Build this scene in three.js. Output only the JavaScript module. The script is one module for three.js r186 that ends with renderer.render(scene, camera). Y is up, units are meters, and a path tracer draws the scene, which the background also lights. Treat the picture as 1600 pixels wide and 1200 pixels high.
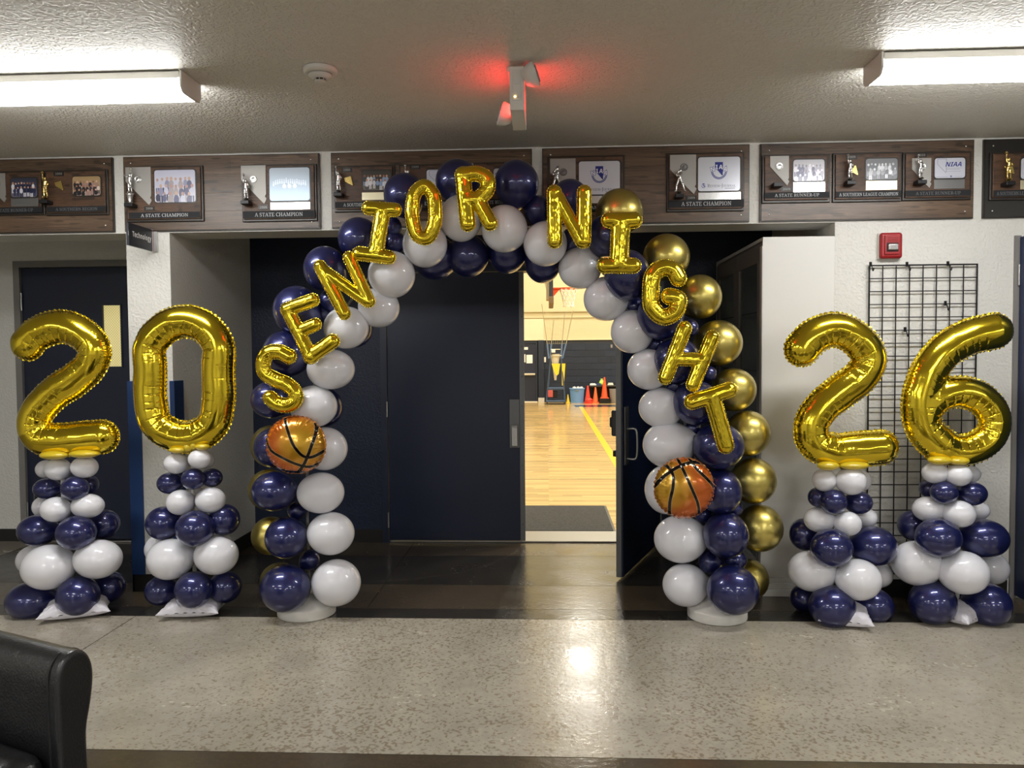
import * as THREE from 'three';
import { RoundedBoxGeometry } from 'three/addons/geometries/RoundedBoxGeometry.js';
import { mergeGeometries } from 'three/addons/utils/BufferGeometryUtils.js';
import { RectAreaLightUniformsLib } from 'three/addons/lights/RectAreaLightUniformsLib.js';

// ---------------------------------------------------------------- camera, light, exposure
const scene = new THREE.Scene();
const renderer = new THREE.WebGLRenderer({ antialias: true });
renderer.toneMapping = THREE.LinearToneMapping;
renderer.toneMappingExposure = 2.65;
renderer.outputColorSpace = THREE.SRGBColorSpace;
renderer.shadowMap.enabled = true;
RectAreaLightUniformsLib.init();
scene.background = new THREE.Color(0x000000);

const DEG = Math.PI / 180;
const camera = new THREE.PerspectiveCamera(53.13, 4 / 3, 0.05, 80);
camera.rotation.order = 'YXZ';
camera.position.set(0, 1.465, 0);
camera.rotation.set(-2.15 * DEG, 2.7 * DEG, -0.45 * DEG);
camera.updateMatrixWorld(true);
scene.add(camera);

const HALL_LAMP = 14;         // ceiling lamp radiance, lower face
const HALL_SIDE = 4;         // its sides
const HALL_GLOW = 8;        // what the eye sees of the lens
const LAMP_COLOR = new THREE.Color(1.0, 0.995, 0.975);
const GYM_LAMP = 54;
const GYM_COLOR = new THREE.Color(1.0, 0.96, 0.87);
const EXIT_RED = 2.9;

// ---------------------------------------------------------------- helpers
const V = (x, y, z) => new THREE.Vector3(x, y, z);
const FPX = 1200;
// the point of the plane z = const that lies on the line of sight of a pixel: used to survey the photograph
function at(px, py, z) {
  const d = V((px - 800) / FPX, -(py - 600) / FPX, -1).applyQuaternion(camera.quaternion);
  return d.multiplyScalar((z - camera.position.z) / d.z).add(camera.position);
}
const FRONT = -4.66, BACK = -5.94, CEIL = 2.71;
const taken = {};
function numbered(n) { const k = (taken[n] = (taken[n] ?? -1) + 1); return k ? n + '_' + String(k).padStart(3, '0') : n; }
function tag(o, label, category, group, kind) {
  if (label) o.userData.label = label;
  if (category) o.userData.category = category;
  if (group) o.userData.group = group;
  if (kind) o.userData.kind = kind;
  return o;
}
function thing(name, label, category, pos = [0, 0, 0], turn = 0, group) {
  const o = new THREE.Group(); o.name = numbered(name); o.position.set(...pos); o.rotation.y = turn;
  scene.add(o); return tag(o, label, category, group);
}
function part(name, geo, mat, parent, label) {
  const g = Array.isArray(geo) ? (geo.length > 1 ? mergeGeometries(geo.map((q) => (q.index ? q.toNonIndexed() : q)).map((q) => { for (const k of Object.keys(q.attributes)) if (!['position', 'normal', 'uv'].includes(k)) q.deleteAttribute(k); return q; })) : geo[0]) : geo;
  const m = new THREE.Mesh(g, mat); m.name = parent === scene ? numbered(name) : name;
  m.castShadow = m.receiveShadow = true;
  if (label) m.userData.label = label;
  parent.add(m); return m;
}
function struct(name, geo, mat, parent = scene) { const m = part(name, geo, mat, parent); if (parent === scene) m.userData.kind = 'structure'; return m; }
function structGroup(name) { const g = new THREE.Group(); g.name = numbered(name); g.userData.kind = 'structure'; scene.add(g); return g; }
// boxes by their corners, uv in metres
function bx(x0, x1, y0, y1, z0, z1) {
  const g = new THREE.BoxGeometry(x1 - x0, y1 - y0, z1 - z0); g.translate((x0 + x1) / 2, (y0 + y1) / 2, (z0 + z1) / 2);
  return uvm(g);
}
function uvm(g) {
  const p = g.attributes.position, n = g.attributes.normal, uv = new Float32Array(p.count * 2);
  for (let i = 0; i < p.count; i++) {
    const ax = Math.abs(n.getX(i)), ay = Math.abs(n.getY(i)), az = Math.abs(n.getZ(i));
    const [u, v] = ay >= ax && ay >= az ? [p.getX(i), p.getZ(i)] : ax >= az ? [p.getZ(i), p.getY(i)] : [p.getX(i), p.getY(i)];
    uv[2 * i] = u; uv[2 * i + 1] = v;
  }
  g.setAttribute('uv', new THREE.BufferAttribute(uv, 2)); return g;
}
function rb(x0, x1, y0, y1, z0, z1, r = 0.004, s = 2) {
  const w = x1 - x0, h = y1 - y0, d = z1 - z0;
  const g = new RoundedBoxGeometry(w, h, d, s, Math.min(r, w / 2.01, h / 2.01, d / 2.01)); g.translate((x0 + x1) / 2, (y0 + y1) / 2, (z0 + z1) / 2); return g;
}
function tube(pts, r, seg = 0, rad = 8, closed = false) {
  const c = new THREE.CatmullRomCurve3(pts.map((p) => (p.isVector3 ? p : V(...p))), closed, 'centripetal');
  return new THREE.TubeGeometry(c, seg || pts.length * 6, r, rad, closed);
}
function bar(a, b, r, rad = 6) {
  const A = a.isVector3 ? a : V(...a), B = b.isVector3 ? b : V(...b), d = B.clone().sub(A);
  const g = new THREE.CylinderGeometry(r, r, d.length(), rad); g.applyQuaternion(new THREE.Quaternion().setFromUnitVectors(V(0, 1, 0), d.normalize()));
  g.translate((A.x + B.x) / 2, (A.y + B.y) / 2, (A.z + B.z) / 2); return g;
}
function lathe(pts, seg = 32) { return new THREE.LatheGeometry(pts.map((p) => new THREE.Vector2(...p)), seg); }
function extr(pts, depth, bevel = 0) {
  const s = new THREE.Shape(pts.map((p) => new THREE.Vector2(...p)));
  return new THREE.ExtrudeGeometry(s, { depth, bevelEnabled: bevel > 0, bevelThickness: bevel, bevelSize: bevel, bevelSegments: 2, steps: 1 });
}
function roundRect(w, h, r, depth) { // centred, front at z = depth, uv 0..1 over the front
  const s = new THREE.Shape(), x = w / 2, y = h / 2;
  s.moveTo(-x + r, -y); s.lineTo(x - r, -y); s.quadraticCurveTo(x, -y, x, -y + r); s.lineTo(x, y - r); s.quadraticCurveTo(x, y, x - r, y);
  s.lineTo(-x + r, y); s.quadraticCurveTo(-x, y, -x, y - r); s.lineTo(-x, -y + r); s.quadraticCurveTo(-x, -y, -x + r, -y);
  const g = new THREE.ExtrudeGeometry(s, { depth, bevelEnabled: false, curveSegments: 5 });
  const p = g.attributes.position, uv = g.attributes.uv;
  for (let i = 0; i < p.count; i++) uv.setXY(i, p.getX(i) / w + 0.5, p.getY(i) / h + 0.5);
  return g;
}
function rng(seed) { let a = seed >>> 0; return () => { a = (a + 0x6d2b79f5) | 0; let t = Math.imul(a ^ (a >>> 15), 1 | a); t = (t + Math.imul(t ^ (t >>> 7), 61 | t)) ^ t; return ((t ^ (t >>> 14)) >>> 0) / 4294967296; }; }
const clamp = (x, a = 0, b = 1) => Math.min(b, Math.max(a, x));
const smooth = (a, b, x) => { const t = clamp((x - a) / (b - a)); return t * t * (3 - 2 * t); };
const lerp = (a, b, t) => a + (b - a) * t;
function h2(x, y, s) { let h = Math.imul(x, 374761393) + Math.imul(y, 668265263) + Math.imul(s, 974634777); h = Math.imul(h ^ (h >>> 13), 1274126177); return ((h ^ (h >>> 16)) >>> 0) / 4294967296; }
// value noise, wrapping every px, py cells if given
function noise(x, y, s = 0, wx = 0, wy = 0) {
  const xi = Math.floor(x), yi = Math.floor(y), fx = x - xi, fy = y - yi, u = fx * fx * (3 - 2 * fx), v = fy * fy * (3 - 2 * fy);
  const W = (a, w) => (w ? ((a % w) + w) % w : a);
  const a = h2(W(xi, wx), W(yi, wy), s), b = h2(W(xi + 1, wx), W(yi, wy), s), c = h2(W(xi, wx), W(yi + 1, wy), s), d = h2(W(xi + 1, wx), W(yi + 1, wy), s);
  return lerp(lerp(a, b, u), lerp(c, d, u), v);
}
function tex(w, h, fn, srgb, rep) {
  const a = new Uint8Array(w * h * 4);
  for (let j = 0; j < h; j++) for (let i = 0; i < w; i++) {
    const c = fn(i, j), k = 4 * (j * w + i);
    if (typeof c === 'number') a[k] = a[k + 1] = a[k + 2] = clamp(c) * 255; else { a[k] = clamp(c[0], 0, 255); a[k + 1] = clamp(c[1], 0, 255); a[k + 2] = clamp(c[2], 0, 255); }
    a[k + 3] = 255;
  }
  const t = new THREE.DataTexture(a, w, h); t.magFilter = THREE.LinearFilter; t.minFilter = THREE.LinearMipmapLinearFilter; t.generateMipmaps = true;
  t.wrapS = t.wrapT = THREE.RepeatWrapping; if (srgb) t.colorSpace = THREE.SRGBColorSpace;
  if (rep) t.repeat.set(...rep); t.needsUpdate = true; return t;
}
function canvas(w, h, draw) {
  const c = document.createElement('canvas'); c.width = w; c.height = h; draw(c.getContext('2d'), w, h);
  const t = new THREE.CanvasTexture(c); t.colorSpace = THREE.SRGBColorSpace; t.magFilter = THREE.LinearFilter; return t;
}
const lin = (r, g, b) => new THREE.Color().setRGB(r, g, b);
const std = (c, roughness = 0.6, metalness = 0, more = {}) => new THREE.MeshStandardMaterial({ color: c, roughness, metalness, ...more });
const phys = (c, roughness, metalness, more) => new THREE.MeshPhysicalMaterial({ color: c, roughness, metalness, ...more });

// ---------------------------------------------------------------- textures and materials
const orangePeel = tex(512, 512, (i, j) => { // 0.5 m tile of sprayed wall texture
  const a = noise(i / 10.67, j / 10.67, 1, 48, 48), b = noise(i / 21.33, j / 21.33, 2, 24, 24), c = noise(i / 4, j / 4, 3, 128, 128);
  return 0.55 * smooth(0.35, 0.7, a) + 0.3 * b + 0.15 * c;
}, false, [2, 2]);
const knockdown = tex(512, 512, (i, j) => {
  const a = noise(i / 8, j / 8, 11, 64, 64), b = noise(i / 16, j / 16, 12, 32, 32);
  return smooth(0.42, 0.6, 0.6 * a + 0.4 * b);
}, false, [1.8, 1.8]);
const whiteWall = std(lin(0.70, 0.69, 0.65), 0.55, 0, { bumpMap: orangePeel, bumpScale: 0.0022 });
const ceilingMat = std(lin(0.72, 0.695, 0.64), 0.5, 0, { bumpMap: knockdown, bumpScale: 0.0025 });
const navyWall = std(lin(0.006, 0.012, 0.036), 0.55, 0, { bumpMap: orangePeel, bumpScale: 0.0012 });
const navyDoor = std(lin(0.0045, 0.010, 0.034), 0.45);
const bluePad = std(lin(0.012, 0.045, 0.16), 0.45);
const blackBase = std(lin(0.012, 0.011, 0.010), 0.5);
const greyMetal = std(lin(0.16, 0.16, 0.16), 0.42, 0.7);
const steel = std(lin(0.45, 0.45, 0.44), 0.32, 1);
const greyPaint = std(lin(0.22, 0.21, 0.20), 0.5);
const whitePlastic = std(lin(0.72, 0.70, 0.66), 0.4);
const whiteLam = std(lin(0.74, 0.73, 0.70), 0.35);
const blackMetal = std(lin(0.01, 0.01, 0.012), 0.4, 0.3);

// hall floor: 8.2 x 4.9 m in front of the wall, stained concrete; one picture shared by its slabs and bands, laid out in metres
const FX0 = -4.1, FX1 = 4.1, FZ0 = -6.1, FZ1 = -1.2;
const isBand = (z) => z < -4.21 || z > -2.75;
const isDark = (z) => (z < -4.21 && z > -4.376) || (z < -4.834 && z > -5.554);
function concrete(x, z) {
  const lo = noise(x * 1.3 + 9, z * 1.3, 21), mid = noise(x * 5, z * 5, 22), hi = noise(x * 40, z * 40, 23), fine = noise(x * 150, z * 150, 24);
  const band = isBand(z), dark = isDark(z);
  let v = (band ? (dark ? 0.30 : 0.55) : 1) * (0.86 + 0.16 * lo + 0.12 * mid + 0.08 * hi + 0.05 * (fine - 0.5));
  let c = band ? [122, 108, 88] : [170, 163, 149];
  if (dark) c = [116, 110, 100];
  c = c.map((q) => q * Math.pow(v, 0.75));
  const dens = smooth(0.3, 0.8, noise(x * 0.9 + 4, z * 0.9 + 2, 25)) * 0.7 + smooth(0.4, 0.8, noise(x * 3, z * 3, 26)) * 0.3;
  const fl = noise(x * 110, z * 110, 27) * 0.75 + noise(x * 220, z * 220, 28) * 0.25;
  const f = smooth(0.74 - 0.20 * dens, 0.82 - 0.18 * dens, fl) * (band ? 0.25 : 0.42);
  const fc = [98, 82, 62];
  c = c.map((q, i) => lerp(q, fc[i], f));
  // scuffs left by the swinging door leaves
  for (const [hx, R] of [[-1.256, 1.04], [0.84, 1.05]]) {
    const r = Math.hypot(x - hx, z - BACK), e = Math.abs(r - R);
    if (z > BACK + 0.1 && e < 0.02) c = c.map((q) => q + 26 * (1 - e / 0.02) * noise(x * 9, z * 9, 29));
  }
  return c;
}
const floorTex = tex(2048, 1224, (i, j) => concrete(FX0 + (FX1 - FX0) * (i + 0.5) / 2048, FZ0 + (FZ1 - FZ0) * (j + 0.5) / 1224), true);
const floorRough = tex(512, 512, (i, j) => 0.12 + 0.12 * noise(i / 32, j / 32, 31, 16, 16) + 0.06 * noise(i / 4, j / 4, 32, 128, 128), false, [0.5, 0.5]);
const floorBump = tex(512, 512, (i, j) => 0.6 * noise(i / 8, j / 8, 33, 64, 64) + 0.4 * noise(i / 2, j / 2, 34, 256, 256), false, [1, 1]);
floorTex.wrapS = floorTex.wrapT = THREE.ClampToEdgeWrapping;
floorTex.repeat.set(1 / (FX1 - FX0), 1 / (FZ1 - FZ0)); floorTex.offset.set(-FX0 / (FX1 - FX0), -FZ0 / (FZ1 - FZ0));
const floorMat = std(0xffffff, 1, 0, { map: floorTex, roughnessMap: floorRough, bumpMap: floorBump, bumpScale: 0.0006 });
const floorFar = std(lin(0.30, 0.27, 0.22), 1, 0, { roughnessMap: floorRough, bumpMap: floorBump, bumpScale: 0.0006 });

// ---------------------------------------------------------------- hall shell
{ const floor = structGroup('floor');
  const joint = 0.004;
  const zs = [-6.09, -5.554, -4.834, -4.376, -4.21, -2.75, -1.2];
  const names = ['border_band', 'border_band', 'border_band', 'border_band', 'slab', 'border_band'];
  for (let i = 0; i < 6; i++) for (const [a, b] of [[FX0, -2.35], [-2.35, -1.06], [-1.06, FX1]]) {
    if (i >= 3 && a === -2.35) continue;
    let x0 = a, x1 = b; if (i >= 3 && b === FX1) x0 = -2.35;
    part(names[i], bx(x0 + joint / 2, x1 - joint / 2, -0.02, 0, zs[i] + joint / 2, zs[i + 1] - joint / 2), floorMat, floor);
  }
  part('slab', [bx(-7, 7, -0.02, 0, -1.198, 8), bx(-7, FX0 - 0.002, -0.02, 0, -6.09, -1.202), bx(FX1 + 0.002, 7, -0.02, 0, -6.09, -1.202)], floorFar, floor);
  part('subfloor', bx(-7, 7, -0.15, -0.008, -6.09, 8), std(lin(0.03, 0.028, 0.025), 0.9), floor);
}
struct('ceiling', bx(-7, 7, CEIL, CEIL + 0.15, -6.1, 8), ceilingMat);
{ const w = structGroup('wall_front');
  part('header_beam', bx(-7, 1.70, 2.235, CEIL, -4.93, FRONT), whiteWall, w);
  part('pier_head', bx(-2.60, -2.325, 2.235, CEIL, BACK, -4.93), whiteWall, w);
  part('pier', bx(-2.60, -2.325, 0, 2.235, BACK, FRONT), whiteWall, w);
  part('wall_panel', [bx(1.70, 7, 0, CEIL, -4.9, FRONT), bx(1.70, 1.9, 0, CEIL, BACK, -4.9)], whiteWall, w);
  part('recess_panel', [bx(-7, -4.23, 0, CEIL, -6.1, BACK), bx(-4.23, -3.17, 2.235, CEIL, -6.1, BACK), bx(-3.17, -2.46, 0, CEIL, -6.1, BACK)], whiteWall, w);
  part('navy_panel', [bx(-2.46, -1.30, 0, CEIL, -6.1, BACK), bx(-1.30, 0.88, 2.155, CEIL, -6.1, BACK), bx(0.88, 1.9, 0, CEIL, -6.1, BACK)], navyWall, w, 'navy painted wall around the double doors');
}
struct('wall_left', bx(-7.15, -7, 0, CEIL, -6.1, 8), whiteWall);
struct('wall_right', bx(7, 7.15, 0, CEIL, -6.1, 8), whiteWall);
struct('wall_back', bx(-7.15, 7.15, 0, CEIL, 8, 8.15), whiteWall);
{ // rubber skirting
  const b = structGroup('baseboard_front');
  part('skirting', [bx(1.70, 2.72, 0, 0.105, FRONT, FRONT + 0.008)], blackBase, b);
  part('skirting', [bx(-2.61, -2.315, 0, 0.11, FRONT, FRONT + 0.009), bx(-2.61, -2.60, 0, 0.11, BACK, FRONT + 0.009), bx(-2.325, -2.315, 0, 0.11, BACK, FRONT + 0.009)], blackBase, b);
  part('skirting', bx(-2.325, -1.30, 0, 0.105, BACK, BACK + 0.01), blackBase, b);
  part('skirting', [bx(-7, -4.23, 0, 0.1, BACK, BACK + 0.008), bx(-3.17, -2.6, 0, 0.1, BACK, BACK + 0.008)], blackBase, b);
  part('skirting', bx(0.88, 1.28, 0, 0.105, BACK, BACK + 0.01), blackBase, b);
}

// ---------------------------------------------------------------- lamps of the hall
const lensMat = std(lin(0.9, 0.9, 0.88), 0.4, 0, { emissive: LAMP_COLOR, emissiveIntensity: HALL_GLOW });
function areaLight(name, w, h, pos, target, color, intensity) {
  const l = new THREE.RectAreaLight(color, intensity, w, h); l.position.set(...pos); l.lookAt(...target); l.name = numbered(name); scene.add(l);
}
function ceilingLamp(x0, x1, z0, z1, label, bulbs = 1) {
  const t = thing('ceiling_lamp', label, 'ceiling lamp', [(x0 + x1) / 2, CEIL, (z0 + z1) / 2], 0, 'fluorescent ceiling lamps of the hall');
  const w = (x1 - x0) / 2, d = (z1 - z0) / 2;
  part('housing', rb(-w + 0.01, w - 0.01, -0.036, -0.006, -d, d, 0.004), whitePlastic, t);
  part('mounting_plate', bx(-w + 0.05, w - 0.05, -0.006, 0, -d + 0.03, d - 0.03), greyPaint, t);
  const pr = [[-d + 0.004, -0.036], [-d + 0.004, -0.062], [-d + 0.016, -0.084], [-d + 0.03, -0.088], [d - 0.03, -0.088], [d - 0.016, -0.084], [d - 0.004, -0.062], [d - 0.004, -0.036]];
  const lens = extr(pr.map(([z, y]) => [-z, y]), 2 * w - 0.016); lens.rotateY(Math.PI / 2); lens.translate(-w + 0.008, 0, 0);
  part('lens', lens, lensMat, t);
  const ep = [[-d - 0.001, -0.004], [-d - 0.001, -0.066], [-d + 0.014, -0.088], [-d + 0.03, -0.093], [d - 0.03, -0.093], [d - 0.014, -0.088], [d + 0.001, -0.066], [d + 0.001, -0.004]];
  for (const s of [-1, 1]) { const e = extr(ep.map(([z, y]) => [-z, y]), 0.007, 0.0008); e.rotateY(Math.PI / 2); e.translate(s > 0 ? w - 0.007 : -w, 0, 0); part('end_plate', e, whitePlastic, t); }
  const xc = (x0 + x1) / 2, zc = (z0 + z1) / 2;
  areaLight('lamp_light', 2 * w - 0.03, 2 * d - 0.06, [xc, CEIL - 0.094, zc], [xc, 0, zc], LAMP_COLOR, HALL_LAMP);
  for (const s of [-1, 1]) areaLight('lamp_light', 2 * w - 0.03, 0.034, [xc, CEIL - 0.056, zc + s * (d + 0.004)], [xc, CEIL - 0.056, zc + s * 5], LAMP_COLOR, HALL_SIDE);
}
ceilingLamp(-2.80, -1.575, -3.48, -3.295, 'long white fluorescent ceiling lamp at the upper left of the hall');
ceilingLamp(1.385, 2.61, -3.475, -3.29, 'long white fluorescent ceiling lamp at the upper right of the hall');
for (const [z, w] of [[0.2, 'first'], [3.6, 'second'], [6.6, 'third']]) for (const s of [-1, 1])
  ceilingLamp(s < 0 ? -2.80 : 1.385, s < 0 ? -1.575 : 2.61, z, z + 0.185, `fluorescent ceiling lamp in the ${w} row behind the viewer on the ${s < 0 ? 'left' : 'right'}`);

for (const [z, w] of [[0.2, 'first'], [3.6, 'second']]) for (const s of [-1, 1])
  ceilingLamp(s < 0 ? -5.9 : 4.7, s < 0 ? -4.7 : 5.9, z, z + 0.185, `outer fluorescent ceiling lamp in the ${w} row behind the viewer, far ${s < 0 ? 'left' : 'right'}`);

// ---------------------------------------------------------------- latex balloons
const whiteLatex = phys(lin(0.78, 0.78, 0.83), 0.42, 0, { clearcoat: 1, clearcoatRoughness: 0.05 });
const navyLatex = phys(lin(0.013, 0.017, 0.105), 0.34, 0.5, { clearcoat: 1, clearcoatRoughness: 0.04 });
const goldLatex = phys(lin(0.60, 0.49, 0.13), 0.34, 1, { clearcoat: 0.5, clearcoatRoughness: 0.1 });
const yellowLatex = phys(lin(0.62, 0.46, 0.02), 0.32, 0, { clearcoat: 0.5, clearcoatRoughness: 0.12 });
const latex = { white: whiteLatex, navy: navyLatex, gold: goldLatex, yellow: yellowLatex };
// a drop shape with its neck along dir, then squeezed to the three half-axes
function balloonGeo(rx, ry, rz, dir, knot) {
  const q = new THREE.Quaternion().setFromUnitVectors(V(0, 1, 0), dir), nu = knot ? 10 : 36, nv = knot ? 5 : 24;
  const pos = [], idx = [];
  const prof = [];
  if (knot) for (const [r, y] of [[0.03, 1.13], [0.045, 1.15], [0.075, 1.165], [0.06, 1.185], [0.03, 1.2], [0.085, 1.23]]) prof.push([r, y]);
  else for (let j = 0; j <= nv; j++) { const a = Math.PI * j / nv, R = 1 + 0.15 * Math.exp(-Math.pow(a / 0.42, 2)); prof.push([Math.sin(a) * R + (j === 0 ? 0.001 : 0), Math.cos(a) * R]); }
  for (const [r, y] of prof) for (let i = 0; i < nu; i++) { const t = 2 * Math.PI * i / nu, p = V(r * Math.cos(t), y, r * Math.sin(t)).applyQuaternion(q); pos.push(p.x * rx, p.y * ry, p.z * rz); }
  for (let j = 0; j < prof.length - 1; j++) for (let i = 0; i < nu; i++) { const a = j * nu + i, b = j * nu + (i + 1) % nu, c = a + nu, d = b + nu; idx.push(a, b, c, b, d, c); }
  const g = new THREE.BufferGeometry(); g.setAttribute('position', new THREE.Float32BufferAttribute(pos, 3)); g.setIndex(idx); g.computeVertexNormals(); return g;
}
const SQ = 0.985;
function balloon(color, size, px, py, rx, ry, z, core, label, group) {
  const c = at(px, py, z), s = -(z - 0) / FPX * 1.0;                      // metres per pixel at that depth
  const a = rx * s * SQ, b = ry * s * SQ, d = (a + b) / 2;
  const dir = core.clone().sub(c); if (dir.length() < 1e-4) dir.set(0, 0, -1); dir.normalize();
  const t = thing((size ? size + '_' : '') + color + '_balloon', label, 'balloon', [c.x, c.y, c.z], 0, group);
  part('body', balloonGeo(a, b, d, dir, false), latex[color], t);
  part('knot', balloonGeo(a, b, d, dir, true), latex[color], t);
  return t;
}

// ---------------------------------------------------------------- the balloon arch
const AZ = -4.28;
const archPath = [[479, 965], [478, 880], [476, 800], [476, 720], [480, 650], [490, 590], [510, 530], [540, 475], [578, 428], [622, 392], [672, 366], [725, 352], [780, 350], [832, 357], [882, 378], [925, 408], [962, 446], [995, 495], [1022, 548], [1046, 600], [1070, 655], [1088, 710], [1100, 780], [1112, 860], [1121, 965]].map(([x, y]) => at(x, y, AZ));
const archCurve = new THREE.CatmullRomCurve3(archPath, false, 'centripetal');
const archPts = archCurve.getPoints(240);
{ const t = thing('balloon_stand', 'stand with two round white bases carrying the balloon arch', 'stand', [0, 0, AZ]);
  const g = new THREE.TubeGeometry(archCurve, 160, 0.008, 10, false); g.translate(0, 0, -AZ - 0.05); part('pole', g, greyPaint, t);
  for (const px of [479.5, 1120.5]) {
    const c = at(px, 955, AZ);
    part('base_plate', lathe([[0, 0], [0.158, 0], [0.163, 0.006], [0.163, 0.05], [0.158, 0.058], [0.150, 0.062], [0.06, 0.120], [0, 0.125]], 56).translate(c.x, 0, 0), whitePlastic, t);
    part('socket', lathe([[0, 0.12], [0.03, 0.12], [0.028, 0.18], [0.02, 0.185], [0, 0.185]], 20).translate(c.x, 0, 0), whitePlastic, t);
  }
}
const coreOf = (p) => archPts.reduce((a, b) => (b.distanceToSquared(p) < a.distanceToSquared(p) ? b : a));
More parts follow.
